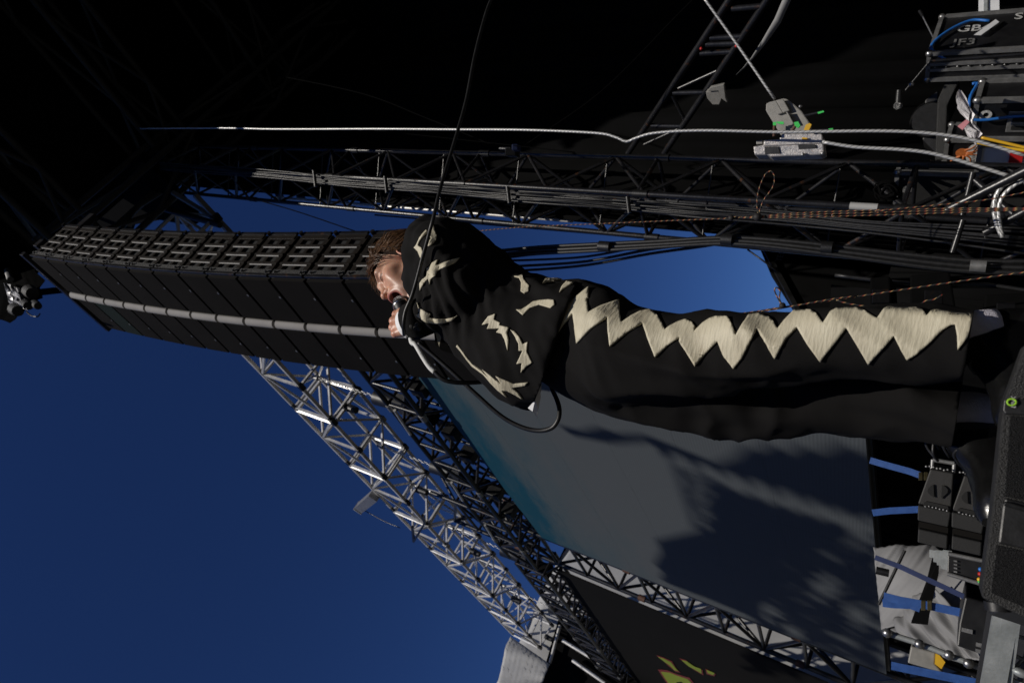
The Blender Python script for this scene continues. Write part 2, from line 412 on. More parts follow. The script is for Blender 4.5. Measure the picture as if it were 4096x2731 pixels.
# braces tying the truss to the stage tower
tie = thing('brace_frame', 'dark steel braces between the roof corner and the silver truss', 'frame', stw(4.3, 4.1, 11))
strut(tie, 'brace', pxT(690, 770, 4.1), pxT(880, 885, 4.1), 0.03, 'dull_aluminium', True)
strut(tie, 'brace', pxT(780, 780, 4.1), pxT(925, 935, 4.1), 0.035, 'dull_aluminium', True)
strut(tie, 'brace', pxT(640, 830, 4.0), pxT(880, 900, 4.0), 0.05, 'black_paint')
MB().prism([pxT(x, y, 4.25) for x, y in ((250, 930), (330, 830), (560, 620), (690, 760), (800, 888), (770, 905), (640, 880), (530, 900), (520, 930))], T * 0.1).build('gusset_cover', 'roof_black', tie)

# grey hoist bracket standing off the silver truss
hb = thing('hoist_bracket', 'grey channel bracket with dangling chain sticking out of the silver truss', 'bracket', stw(12.4, 3.3, 12.4))
q0 = stw(12.3, 3.28, 12.45); 
qa, qb = pxT(1500, 1980, 3.25), pxT(1440, 2030, 3.25)
strut(hb, 'channel', qa, qb, 0.1, 'dull_aluminium', True, roll=T, ry=0.12)
strut(hb, 'end_plate', qb, qb + (qb - qa).normalized() * 0.05, 0.13, 'aluminium', True, roll=T)
cable('chain', [qb, pxT(1530, 2080, 3.2), pxT(1600, 2110, 3.2)], 0.012, 'black_steel', parent=hb)
gb = [pxT(1650, 2105, 3.0), pxT(1655, 2165, 3.0), pxT(1700, 2090, 3.0), pxT(1690, 2060, 3.0)]
for i in range(3): strut(hb, 'guard_bar', gb[i], gb[i + 1], 0.025, 'black_paint', True)

# ------------------------------------------------------------------ black truss along the top of the screen and banner
bt = thing('screen_truss', 'black horizontal truss carrying the top of the video screen', 'truss', stw(9, 3.65, 8.6))
box_truss(bt, stw(5.2, 3.65, 8.66), stw(13.3, 3.65, 8.66), T, Z, 0.26, 0.36, 0.56, 0.042, 0.027, 'black_steel', 'black_steel', alt=True, joint=2.4, jm='dull_aluminium')
for s in (7.6, 9.9, 11.6): strut(bt, 'light_bar', stw(s, 3.36, 8.9), stw(s + 0.75, 3.36, 9.0), 0.025, 'aluminium')
for s in (6.1, 7.1, 8.3, 9.0, 10.3, 11.0): 
    MB().box(stw(s, 3.62, 8.22), W * 0.09, T * 0.12, Z * 0.14).build('hanging_clamp', 'black_paint', bt, 0.01)
bt2 = thing('banner_truss', 'black horizontal truss above the dark banner beyond the screen', 'truss', stw(17, 3.65, 8.5))
box_truss(bt2, stw(13.5, 3.65, 8.56), stw(21.6, 3.65, 8.56), T, Z, 0.26, 0.36, 0.56, 0.042, 0.027, 'black_steel', 'black_steel', alt=True, joint=2.4, jm='dull_aluminium')
# upright black truss between screen and banner
ut = thing('upright_truss', 'upright black truss tower between the video screen and the dark banner', 'truss', stw(12.55, 4.1, 0))
box_truss(ut, stw(12.8, 3.95, 0.05), stw(12.8, 3.95, 10.9), W, T, 0.68, 0.22, 0.7, 0.045, 0.032, 'black_steel', 'black_steel', alt=True, joint=3.0, jm='rust_bar')

# chain hoists
def chain_links(parent, a, b, r=0.02, L=0.075):
    a, b = Vector(a), Vector(b); n = int((b - a).length / L); d = (b - a).normalized()
    key = ('link', r)
    if key not in _UNIT:
        m = MB(); pts = [Vector((math.cos(t) * r * 1.0, 0, math.sin(t) * L * 0.62)) for t in [k * 2 * math.pi / 10 for k in range(11)]]
        m.tube(pts, r * 0.3, 5, 1, cap=False); o = m.build('link', 'aluminium'); _UNIT[key] = o.data; bpy.data.objects.remove(o)
    u = d.orthogonal().normalized(); v = d.cross(u)
    for i in range(n):
        o = bpy.data.objects.new('link', _UNIT[key]); COL.objects.link(o); o.parent = parent
        o.location = a + d * (i + 0.5) * L - wloc(parent)
        x = u if i % 2 else v; y = d.cross(x)
        o.rotation_mode = 'QUATERNION'; o.rotation_quaternion = Matrix((x, y, d)).transposed().to_quaternion()
def hoist(s, t, ztop, zbot, lab):
    h = thing('chain_hoist', lab, 'chain hoist', stw(s, t, zbot), 'chain hoists between the silver and black trusses')
    MB().cyl(stw(s, t, zbot), stw(s, t, zbot + 0.52), 0.13, 0.15, 14).build('motor', 'black_paint', h, 0.01)
    MB().box(stw(s, t, zbot - 0.12), W * 0.2, T * 0.1, Z * 0.14).build('gear_box', 'black_tex', h, 0.02)
    MB().cyl(stw(s + 0.1, t, zbot - 0.75), stw(s + 0.1, t, zbot - 0.28), 0.15, 0.11, 12).build('chain_bag', 'black_cloth', h)
    MB().cyl(stw(s, t, ztop - 0.16), stw(s, t, ztop), 0.05, 0.03, 8).build('hook', 'dull_aluminium', h)
    chain_links(h, stw(s, t, zbot + 0.52), stw(s, t, ztop - 0.12))
hoist(8.05, 3.7, 11.6, 9.35, 'chain hoist nearest the speaker column with pale chain')
hoist(10.35, 3.7, 11.4, 9.3, 'chain hoist with pale chain left of the grey bracket over the screen')
hoist(14.1, 3.7, 11.4, 9.2, 'chain hoist at the top of the upright black truss')
hoist(17.6, 3.7, 11.3, 9.1, 'chain hoist over the dark banner near the white tarpaulin')

# ------------------------------------------------------------------ video screen
MATS['led'] = m = bpy.data.materials.new('led'); m.use_nodes = True
n = m.node_tree.nodes; l = m.node_tree.links; bs = n['Principled BSDF']
geo = n.new('ShaderNodeNewGeometry')
sepn = n.new('ShaderNodeSeparateXYZ'); l.new(geo.outputs['Position'], sepn.inputs[0])
# picture on the screen: grey, turning teal toward its top left
dotw = n.new('ShaderNodeVectorMath'); dotw.operation = 'DOT_PRODUCT'; l.new(geo.outputs['Position'], dotw.inputs[0]); dotw.inputs[1].default_value = W
nz = n.new('ShaderNodeTexNoise'); nz.inputs['Scale'].default_value = 0.55; nz.inputs['Detail'].default_value = 7; nz.inputs['Roughness'].default_value = 0.7
mp = n.new('ShaderNodeMapping'); mp.inputs['Scale'].default_value = (1, 1, 3.5); l.new(geo.outputs['Position'], mp.inputs[0]); l.new(mp.outputs[0], nz.inputs['Vector'])
ad = n.new('ShaderNodeMath'); ad.operation = 'MULTIPLY_ADD'; l.new(nz.outputs['Fac'], ad.inputs[0]); ad.inputs[1].default_value = 3.0; l.new(sepn.outputs[2], ad.inputs[2])
ad2 = n.new('ShaderNodeMath'); ad2.operation = 'MULTIPLY_ADD'; l.new(dotw.outputs['Value'], ad2.inputs[0]); ad2.inputs[1].default_value = 0.12; l.new(ad.outputs[0], ad2.inputs[2])
cr = n.new('ShaderNodeValToRGB'); e = cr.color_ramp.elements
mr = n.new('ShaderNodeMapRange'); mr.inputs['From Min'].default_value = 7.9; mr.inputs['From Max'].default_value = 10.8; l.new(ad2.outputs[0], mr.inputs[0]); l.new(mr.outputs[0], cr.inputs[0])
e[0].position = 0.15; e[0].color = (0.078, 0.088, 0.096, 1); e[1].position = 0.85; e[1].color = (0.000, 0.050, 0.085, 1)
e2 = cr.color_ramp.elements.new(0.5); e2.color = (0.062, 0.084, 0.096, 1)
# fine rows of diodes
wv = n.new('ShaderNodeTexWave'); wv.wave_type = 'BANDS'; wv.bands_direction = 'Z'; wv.inputs['Scale'].default_value = 9.0; wv.inputs['Distortion'].default_value = 0.0
l.new(geo.outputs['Position'], wv.inputs['Vector'])
mx = n.new('ShaderNodeMix'); mx.data_type = 'RGBA'; mx.blend_type = 'MULTIPLY'; mx.inputs['Factor'].default_value = 0.10
l.new(cr.outputs[0], mx.inputs['A']); l.new(wv.outputs['Color'], mx.inputs['B'])
l.new(mx.outputs['Result'], bs.inputs['Base Color']); bs.inputs['Roughness'].default_value = 0.75; bs.inputs['Specular IOR Level'].default_value = 0.3
bpn = n.new('ShaderNodeBump'); bpn.inputs['Strength'].default_value = 0.08; bpn.inputs['Distance'].default_value = 0.01; l.new(wv.outputs['Fac'], bpn.inputs['Height']); l.new(bpn.outputs[0], bs.inputs['Normal'])
em = bs.inputs['Emission Color']; l.new(cr.outputs[0], em); bs.inputs['Emission Strength'].default_value = 0.008
scr = thing('video_screen', 'large grey video wall with teal upper edge and shadows across it', 'video screen', stw(8.5, 3.6, 1.8))
SL, SR = 11.78, 4.95
NC, NR = 7, 6
def scrpt(u, v):  # u from left (far) to right, v from bottom to top
    s = SL + (SR - SL) * u
    zb = 1.75 + (2.2 - 1.75) * u; zt = 7.74 + (8.2 - 7.74) * u
    return stw(s, 3.6, zb + (zt - zb) * v)
for i in range(NC):
    for j in range(NR):
        g = 0.00015
        q = [scrpt(i / NC + g, j / NR + g), scrpt((i + 1) / NC - g, j / NR + g), scrpt((i + 1) / NC - g, (j + 1) / NR - g), scrpt(i / NC + g, (j + 1) / NR - g)]
        MB().prism(q, T * 0.07).build('led_panel', 'led', scr)
c = [scrpt(0, 0), scrpt(1, 0), scrpt(1, 1), scrpt(0, 1)]
for i in range(4): strut(scr, 'frame_rail', c[i] + T * 0.09, c[(i + 1) % 4] + T * 0.09, 0.035, 'black_paint', True)
for i in range(1, 8): strut(scr, 'back_rail', scrpt(i / 8, 0) + T * 0.14, scrpt(i / 8, 1) + T * 0.14, 0.03, 'black_paint', True)
# black banner
ban = thing('banner', 'black fabric banner with cut-off yellow-green logo beyond the screen', 'banner', stw(17, 3.6, 1.9))
MB().box(stw(17.5, 3.62, 4.95), W * 4.0, T * 0.015, Z * 3.05).build('sheet', 'banner_black', ban)
def banpoly(name, pts, mat, lift):
    q = [pxT(1800 + x * 1600 / 2352., 1900 + y * 1600 / 2352., 3.6 - lift) for x, y in pts]
    MB().prism(q, T * 0.004).build(name, mat, ban)
LOGO = [[(1225, 1068), (1262, 1080), (1300, 1100), (1330, 1138), (1345, 1150), (1320, 1145), (1290, 1115), (1260, 1095)],
        [(1362, 1086), (1395, 1095), (1440, 1125), (1475, 1138), (1480, 1165), (1440, 1142), (1400, 1120)],
        [(1508, 1143), (1555, 1163), (1548, 1174), (1515, 1162)],
        [(1240, 1155), (1290, 1160), (1340, 1180), (1400, 1200), (1440, 1240), (1470, 1300), (1430, 1300), (1400, 1240), (1360, 1212), (1330, 1215), (1370, 1300), (1330, 1300), (1290, 1230), (1262, 1190)]]
for q in LOGO:
    cx, cy = sum(p[0] for p in q) / len(q), sum(p[1] for p in q) / len(q)
    banpoly('logo_outline', [(cx + (x - cx) * 1.12 + math.copysign(4, x - cx), cy + (y - cy) * 1.12 + math.copysign(5, y - cy)) for x, y in q], 'logo_red', 0.01)
    banpoly('logo_flame', q, 'logo_green', 0.016)
# white tarpaulin wall at the far end of the wing
def tarp_sheet(name, label, pts4, nu, nv, amp, seed, mat='tarp', cat='tarpaulin', normal=None):
    a, b_, c_, d_ = [Vector(p) for p in pts4]; r = np.random.RandomState(seed)
    k = r.rand(5, 4) * 6; nn = normal or (b_ - a).cross(d_ - a).normalized(); rings = []
    for i in range(nu + 1):
        u = i / nu; row = []
        for j in range(nv + 1):
            v = j / nv; p = (a * (1 - u) + b_ * u) * (1 - v) + (d_ * (1 - u) + c_ * u) * v
            h = sum(math.sin(k[q, 0] * 2.2 * u * (q + 1) + k[q, 1] * 2.0 * v * (q + 1) + k[q, 2]) / (q + 1.0) for q in range(5))
            h += 0.5 * abs(math.sin(7 * u + 9 * v + k[0, 3]))
            row.append(p + nn * amp * h)
        rings.append(row)
    m = MB(); m.loft(rings, cap=False, closed=False); o = m.build(name, mat, recalc=False)
    sd = o.modifiers.new('thickness', 'SOLIDIFY'); sd.thickness = 0.008
    return tag(o, label, cat)
tarp_sheet('tarpaulin_wall', 'tall white tarpaulin wall at the far end of the silver truss', [stw(22, 0.6, 0), stw(22, 8.6, 0), stw(22, 8.6, 12.15), stw(22, 0.6, 12.15)], 50, 40, 0.05, 4)
dark = thing('tarpaulin_opening', 'black panel standing in for the dark of an open bay, with frames, below the gathered white tarpaulin', 'scaffold', stw(21.6, 3.0, 8))
MB().prism([pxS(2235, 2470, 21.5), pxS(2330, 2560, 21.5), pxS(2560, 2731, 21.5), pxS(2620, 2900, 21.5), pxS(2250, 2900, 21.5), pxS(2160, 2731, 21.5)], W * 0.2).build('bay_shade_panel', 'black_cloth', dark)  # flat black sheet painted for the shade inside the opening
for a_, b__ in (((2250, 2560), (2480, 2700)), ((2290, 2640), (2420, 2731)), ((2200, 2650), (2240, 2500))):
    strut(dark, 'pole', pxS(*a_, 21.3), pxS(*b__, 21.3), 0.05, 'aluminium')
tarp_sheet('gathered_tarpaulin', 'white tarpaulin bunched and tied at the end of the silver truss', [pxS(2040, 2540, 21.0), pxS(2200, 2655, 21.0), pxS(2160, 2740, 20.7), pxS(1985, 2731, 20.8)], 18, 18, 0.06, 9)

# ------------------------------------------------------------------ black stage tower
tw = thing('stage_tower', 'tall black steel lattice tower with cables tied to it beside the stage', 'tower', stw(4.03, 4.67, 0))
TB = 0.26
box_truss(tw, stw(4.03, 4.66, 0.0), stw(4.03, 4.66, 13.0), W, T, TB, TB, 0.53, 0.027, 0.018, 'black_steel', 'black_steel', alt=True, joint=2.1, jm='black_paint', posts=False)
for k in range(25):
    if k % 2: strut(tw, 'cross_bar', stw(4.03 - TB, 4.66 + TB, k * 0.53), stw(4.03 + TB, 4.66 - TB, k * 0.53), 0.009, 'black_steel')
    if k % 4 == 0:
        for q in range(4):
            c4 = [(-TB, -TB), (TB, -TB), (TB, TB), (-TB, TB)]; a_, b__ = c4[q], c4[(q + 1) % 4]
            strut(tw, 'cross_bar', stw(4.03 + a_[0], 4.66 + a_[1], k * 0.53), stw(4.03 + b__[0], 4.66 + b__[1], k * 0.53), 0.018, 'black_steel')
MB().cyl(stw(3.77, 4.40, 2.28), stw(3.77, 4.40, 2.47), 0.0285, n=10).build('tape_wrap', 'tarp', tw)

# ------------------------------------------------------------------ line array
ORD = ['topmost', 'second', 'third', 'fourth', 'fifth', 'sixth', 'seventh', 'eighth', 'ninth', 'tenth', 'eleventh', 'twelfth', 'thirteenth', 'lowest']
zs = [11.17 - 0.4365 * i for i in range(14)] + [5.06]
def pa_out(z):
    u = (z - 5.9); return 0.155 * u - 0.0108 * u * u if u > 0 else 0.17 * u
PAS, PAT = 3.81, 2.39
HW = 0.655
for i in range(14):
    z1, z0 = zs[i], zs[i + 1]
    if i == 13: z0 = z1 - 0.43
    c1 = stw(PAS, PAT, z1) + N * pa_out(z1); c0 = stw(PAS, PAT, z0) + N * pa_out(z0)
    up = (c1 - c0).normalized(); fr = W.cross(up).normalized()
    if fr.dot(N) < 0: fr = -fr
    ctr = (c0 + c1) / 2; H = (c1 - c0).length
    lab = (ORD[i] + ' black cabinet of the hanging speaker column') if i in (0, 13) else (ORD[i] + ' black cabinet from the top of the hanging speaker column')
    if i == 1: lab = 'second cabinet from the top of the hanging speaker column, with the greenish grille'
    cab = thing('line_array_cabinet', lab, 'speaker', ctr, 'line array cabinets')
    h = H / 2 - 0.011
    D = 0.56
    # shell: tapered towards the back
    b = MB(); hb_ = h - 0.035
    b.hexa([ctr - W * HW - up * h, ctr + W * HW - up * h, ctr + W * HW - fr * D - up * hb_, ctr - W * HW - fr * D - up * hb_,
            ctr - W * HW + up * h, ctr + W * HW + up * h, ctr + W * HW - fr * D + up * hb_, ctr - W * HW - fr * D + up * hb_])
    b.build('shell', 'hole_shade', cab)
    for sgn in (-1, 1):
        g = 'pa_front_green' if (i == 1 and sgn > 0) else 'pa_front'
        cc = ctr + W * sgn * (HW / 2 + 0.035) + fr * 0.012
        b = MB(); b.box(cc, W * (HW / 2 - 0.04), up * (h - 0.006), fr * 0.014); b.build('grille', g, cab, 0.004)
        MB().box(cc + fr * 0.015 - up * (h - 0.03) + W * 0.06 * sgn, W * 0.012, up * 0.008, fr * 0.002).build('badge', 'dull_aluminium', cab)
    # rounded pale strip down the middle
    n_ = 9; rings = []
    for e_ in (-1, 1):
        rings.append([ctr + up * e_ * (h - 0.010) + W * (0.05 * math.cos(math.pi * k / (n_ - 1))) + fr * (0.012 + 0.05 * math.sin(math.pi * k / (n_ - 1))) for k in range(n_)])
    MB().loft(rings).build('centre_strip', 'pa_strip', cab)
    # side lattice facing the stage
    sp = ctr - W * (HW + 0.006)
    for k in range(5):
        dd = 0.05 + (D - 0.1) * k / 4
        hh = h - 0.035 * dd / D
        MB().box(sp - fr * dd - W * 0.012, W * 0.014, fr * (0.030 if k in (0, 4) else 0.013), up * hh).build('side_rib', 'black_tex' if k == 0 else 'pa_wood', cab, 0.004)
    for e_ in (-1, 0, 1):
        MB().box(sp - fr * D / 2 - W * 0.005 + up * e_ * (h - 0.045), W * 0.012, fr * (D / 2 - 0.03), up * (0.030 if e_ else 0.020)).build('side_rail', 'pa_wood', cab, 0.003)
    for k in range(4):
        dd = 0.05 + (D - 0.1) * (k + 0.78) / 4
        MB().box(sp - fr * dd - W * 0.020, W * 0.004, fr * 0.004, up * (h - 0.06)).build('edge_lip', 'lip_glint', cab)  # lips coloured pale to stand in for glints along the openings
    MB().box(sp + fr * -0.004 - W * 0.024, W * 0.012, fr * 0.016, up * (h - 0.003)).build('front_rail', 'black_steel', cab, 0.003)
    MB().box(sp - fr * (D - 0.01) - W * 0.024, W * 0.012, fr * 0.018, up * (h - 0.03)).build('rear_rail', 'black_steel', cab, 0.003)
    for e_ in (-1, 1):
        MB().cyl(sp - fr * 0.04 + up * e_ * (h - 0.05) - W * 0.03, sp - fr * 0.04 + up * e_ * (h - 0.05) - W * 0.05, 0.012, n=8).build('rigging_pin', 'steel', cab)
    MB().cyl(sp - fr * (D - 0.02) + up * (h - 0.02) - W * 0.02, sp - fr * (D - 0.02) + up * (h - 0.02) - W * 0.055, 0.022, n=8).build('rigging_pin', 'black_steel', cab)
# rigging frame on top of the column
bf = thing('rigging_frame', 'black flat rigging frame above the topmost speaker cabinet', 'rigging frame', stw(PAS, PAT, 11.3))
c1 = stw(PAS, PAT, 11.24) + N * pa_out(11.2)
MB().box(c1 + Z * 0.04 + T * 0.2, W * 0.70, T * 0.06, Z * 0.05).build('beam', 'black_steel', bf, 0.006)
MB().box(c1 + Z * 0.04 + N * 0.02, W * 0.72, T * 0.03, Z * 0.045).build('beam', 'black_steel', bf, 0.006)
MB().box(c1 + Z * 0.06 + W * 0.5 + T * 0.5, W * 0.04, T * 0.44, Z * 0.06).build('side_beam', 'black_steel', bf, 0.006)
MB().box(c1 + Z * 0.06 - W * 0.5 + T * 0.5, W * 0.04, T * 0.44, Z * 0.06).build('side_beam', 'black_steel', bf, 0.006)
# hoist hanging in front of the roof corner, with a foil wrapped body
hm = thing('hoist_motor', 'black hoist motor with crumpled foil cover under the roof corner', 'hoist motor', pxS(60, 1180, 3.95))
q = [(-80, 780), (60, 930), (118, 1008), (146, 1052), (140, 1085), (182, 1122), (160, 1150), (172, 1192), (150, 1200), (128, 1238), (112, 1228), (95, 1248), (88, 1240), (62, 1278), (40, 1292), (22, 1280), (-80, 1275)]
MB().prism([pxS(x, y, 3.95) for x, y in q], Z * 0.25).build('body', 'roof_black', hm)
MB().cyl(pxS(30, 1082, 3.9), pxS(42, 1118, 3.9), 0.045, n=12).build('cylinder', 'dull_aluminium', hm)
m_ = MB(); rr = random.Random(5)
grid = [[pxS(12 + 70 * u / 8 + 5 * rr.random() + 3 * v, 1128 + 85 * v / 8 + 5 * rr.random() + 3 * u, 3.90 - 0.07 * rr.random()) for v in range(9)] for u in range(9)]
m_.loft(grid, cap=False, closed=False, smooth=False); fo = m_.build('foil_cover', 'foil', hm, recalc=False)
fo.modifiers.new('thickness', 'SOLIDIFY').thickness = 0.004
cable('safety_chain', [pxS(105, 1245, 3.9), pxS(125, 1262, 3.9), pxS(150, 1266, 3.9), pxS(160, 1255, 3.95)], 0.010, 'black_steel', parent=hm)
for x_, y_, r_ in ((118, 1165, 0.10), (60, 1235, 0.09), (100, 1215, 0.07), (140, 1215, 0.06)): MB().cyl(pxS(x_, y_, 3.93), pxS(x_ + 12, y_ + 9, 3.86), r_, r_ * 0.8, 12).build('lamp_head', 'black_tex', hm, 0.01)
strut(hm, 'arm', pxS(150, 1170, 3.95), pxS(255, 1158, 4.1), 0.04, 'roof_black', True)
# unseen beam added forward of the roof so its shadow falls on the screen
fb = thing('shade_beam', 'unseen black beam added in front of the roof to shade the screen', 'shade beam', stw(-2.0, -1.5, 18.6))
_p = pxT(2960, 2200, 3.6); _p = _p + SUND * ((18.6 - _p.z) / SUND.z)
box_truss(fb, _p - W * 1.6, _p + W * 1.6, T, Z, 0.2, 0.2, 0.8, 0.03, 0.02, 'black_steel', 'black_steel')
# ------------------------------------------------------------------ the singer
import openvdb as vdb
def pxc(x, y, c):
    return CAM + ray(x, y) * c
class SDF:
    def __init__(self, lo, hi, h):
        self.lo = np.array(lo, dtype=np.float32); self.h = h
        self.n = np.ceil((np.array(hi) - np.array(lo)) / h).astype(int) + 1
        self.a = np.full(self.n, 0.05, dtype=np.float32)
    def sub(self, lo, hi):
        i0 = np.clip(np.floor((np.array(lo) - self.lo) / self.h).astype(int), 0, self.n); i1 = np.clip(np.ceil((np.array(hi) - self.lo) / self.h).astype(int) + 1, 0, self.n)
        sl = tuple(slice(a, b) for a, b in zip(i0, i1))
        g = np.meshgrid(*[self.lo[k] + self.h * np.arange(i0[k], i1[k], dtype=np.float32) for k in range(3)], indexing='ij')
        return sl, g
    @staticmethod
    def smin(a, b, k):
        h = np.clip(0.5 + 0.5 * (b - a) / k, 0, 1); return b * (1 - h) + a * h - k * h * (1 - h)
    def put(self, sl, d, k, op):
        if op == 'add': self.a[sl] = self.smin(self.a[sl], d, k)
        else: self.a[sl] = -self.smin(-self.a[sl], d, k)
    def cap(self, p, q, r0, r1=None, k=0.01, op='add'):
        r1 = r0 if r1 is None else r1; p = np.array(p, dtype=np.float32); q = np.array(q, dtype=np.float32); m = max(r0, r1) + k + 0.03
        sl, g = self.sub(np.minimum(p, q) - m, np.maximum(p, q) + m); ba = q - p; L = float(ba @ ba) + 1e-9
        d = [g[i] - p[i] for i in range(3)]
        t = np.clip((d[0] * ba[0] + d[1] * ba[1] + d[2] * ba[2]) / L, 0, 1)
        dist = np.sqrt(sum((d[i] - t * ba[i]) ** 2 for i in range(3))) - (r0 + (r1 - r0) * t)
        self.put(sl, dist, k, op)
    def ell(self, c, rad, k=0.01, op='add', R=None):
        c = np.array(c, dtype=np.float32); rad = np.array(rad, dtype=np.float32); m = rad.max() + k + 0.03
        sl, g = self.sub(c - m, c + m); d = [g[i] - c[i] for i in range(3)]
        if R is not None: d = [sum(d[j] * R[j][i] for j in range(3)) for i in range(3)]
        k0 = np.sqrt(sum((d[i] / rad[i]) ** 2 for i in range(3))) + 1e-6; k1 = np.sqrt(sum((d[i] / rad[i] ** 2) ** 2 for i in range(3))) + 1e-6
        self.put(sl, k0 * (k0 - 1) / k1, k, op)
    def mesh(self):
        g = vdb.FloatGrid(0.05); g.copyFromArray(self.a); p, t, q = g.convertToPolygons(isovalue=0.0, adaptivity=0.0)
        return p * self.h + self.lo, np.array(t), np.array(q)
singer = thing('person', 'singer in black suit with cream flame patches shouting into a microphone', 'person', (0.12, 1.6, 1.455))
SO = np.array(wloc(singer))
def np_obj(name, pts, tris, quads, mat, parent, cols=None):
    me = bpy.data.meshes.new(name)
    faces = [tuple(int(v) for v in f[::-1]) for f in quads] + [tuple(int(v) for v in f[::-1]) for f in tris]
    me.from_pydata((pts - np.array(wloc(parent))).tolist(), [], faces); me.polygons.foreach_set('use_smooth', [True] * len(faces))
    if cols is not None:
        ca = me.color_attributes.new('tint', 'FLOAT_COLOR', 'POINT'); ca.data.foreach_set('color', np.concatenate([cols, np.ones((len(cols), 1))], 1).astype(np.float32).ravel())
    bm = bmesh.new(); bm.from_mesh(me); bmesh.ops.recalc_face_normals(bm, faces=bm.faces); bm.to_mesh(me); bm.free()
    me.materials.append(MATS[mat]); o = bpy.data.objects.new(name, me); COL.objects.link(o); o.parent = parent
    return o
# skin
MATS['skin'] = m = bpy.data.materials.new('skin'); m.use_nodes = True
n = m.node_tree.nodes; l = m.node_tree.links; bs = n['Principled BSDF']
at = n.new('ShaderNodeAttribute'); at.attribute_name = 'tint'
geo = n.new('ShaderNodeNewGeometry'); nz = n.new('ShaderNodeTexNoise'); nz.inputs['Scale'].default_value = 45; nz.inputs['Detail'].default_value = 8; l.new(geo.outputs['Position'], nz.inputs[0])
crn = n.new('ShaderNodeValToRGB'); crn.color_ramp.elements[0].position = 0.3; crn.color_ramp.elements[0].color = (0.80, 0.68, 0.66, 1); crn.color_ramp.elements[1].position = 0.65; crn.color_ramp.elements[1].color = (1, 1, 1, 1)
l.new(nz.outputs['Fac'], crn.inputs[0])
mx = n.new('ShaderNodeMix'); mx.data_type = 'RGBA'; mx.blend_type = 'MULTIPLY'; mx.inputs['Factor'].default_value = 0.8; l.new(at.outputs['Color'], mx.inputs['A']); l.new(crn.outputs[0], mx.inputs['B'])
l.new(mx.outputs['Result'], bs.inputs['Base Color']); bs.inputs['Roughness'].default_value = 0.42; bs.inputs['Specular IOR Level'].default_value = 0.45
bs.inputs['Subsurface Weight'].default_value = 0.25; bs.inputs['Subsurface Radius'].default_value = (0.01, 0.004, 0.002); bs.inputs['Subsurface Scale'].default_value = 0.5
nb = n.new('ShaderNodeTexNoise'); nb.inputs['Scale'].default_value = 420; nb.inputs['Detail'].default_value = 3; l.new(geo.outputs['Position'], nb.inputs[0])
bp = n.new('ShaderNodeBump'); bp.inputs['Strength'].default_value = 0.12; bp.inputs['Distance'].default_value = 0.002; l.new(nb.outputs['Fac'], bp.inputs['Height']); l.new(bp.outputs[0], bs.inputs['Normal'])
M('suit', (0.0088, 0.0083, 0.0083), (0.0072, 0.0068, 0.0068), 0.9, 0.0, 300, 0.2, 900, 0.0, spec=0.12)
M('cream', (0.58, 0.535, 0.40), (0.50, 0.45, 0.33), 0.62, 0.0, 9, 0.22, 60, 0.06, rust=(0.42, 0.36, 0.25), rust_at=0.70, stretch=(0.6, 0.6, 2.6))
M('shirt', (0.80, 0.80, 0.80), (0.74, 0.74, 0.75), 0.8, 0.0, 20, 0.3, 60, 0.0)
M('sock', (0.55, 0.53, 0.60), (0.48, 0.46, 0.53), 0.9, 0.0, 60, 0.6, 500, 0.0)
M('patent', (0.006, 0.006, 0.006), (0.004, 0.004, 0.004), 0.26, 0.0, 20, 0.25, 26, 0.06, spec=0.45, coat=0.25)
M('hair', (0.17, 0.09, 0.042), (0.075, 0.036, 0.017), 0.36, 0.0, 60, 0.0, 80, 0.05, spec=0.5)
M('button', (0.014, 0.014, 0.014), (0.009, 0.009, 0.009), 0.8, 0.0, 300, 0.4, 600)
M('mic_mesh', (0.42, 0.42, 0.42), (0.10, 0.10, 0.10), 0.35, 0.9, 420, 0.8, 650, 0.05)
M('mic_ring', (0.55, 0.55, 0.55), (0.42, 0.42, 0.42), 0.25, 0.95, 40, 0.0)
M('white_tape', (0.72, 0.72, 0.70), (0.55, 0.55, 0.53), 0.6, 0.0, 40, 0.12, 120)

# ---- head, built in its own frame (x to his left, y forward, z up)
HR = np.array([[0.6162, -0.7501, 0.2402], [-0.7851, -0.6092, 0.1119], [-0.0624, 0.2576, 0.9642]]); HT = np.array([0.1446, 1.6058, 3.0087])
def head_w(p): return Vector((HR @ np.array(p) + HT).tolist())
S = SDF((-0.115, -0.16, -0.24), (0.115, 0.15, 0.165), 0.0021)
S.ell((0, -0.014, 0.045), (0.074, 0.098, 0.090), 0.01)
S.ell((0, 0.040, -0.010), (0.060, 0.052, 0.085), 0.03)
S.ell((0, 0.035, -0.070), (0.050, 0.048, 0.048), 0.03)
for s in (-1, 1):
    S.cap((s * 0.056, 0.0, -0.045), (s * 0.050, 0.012, -0.075), 0.016, 0.016, 0.02)
    S.cap((s * 0.050, 0.012, -0.078), (s * 0.014, 0.068, -0.128), 0.017, 0.018, 0.02)
    S.ell((s * 0.043, 0.058, -0.004), (0.024, 0.026, 0.020), 0.02)
S.ell((0, 0.076, -0.130), (0.024, 0.018, 0.016), 0.016)
S.cap((-0.040, 0.076, 0.048), (0.040, 0.076, 0.048), 0.013, 0.013, 0.02)
for s in (-1, 1): S.ell((s * 0.033, 0.103, 0.026), (0.018, 0.020, 0.014), 0.014, 'sub')
S.ell((0, 0.094, 0.034), (0.010, 0.012, 0.018), 0.010)
S.cap((0, 0.090, 0.030), (0, 0.112, -0.008), 0.008, 0.0115, 0.012)
S.ell((0, 0.114, -0.012), (0.0125, 0.012, 0.011), 0.006)
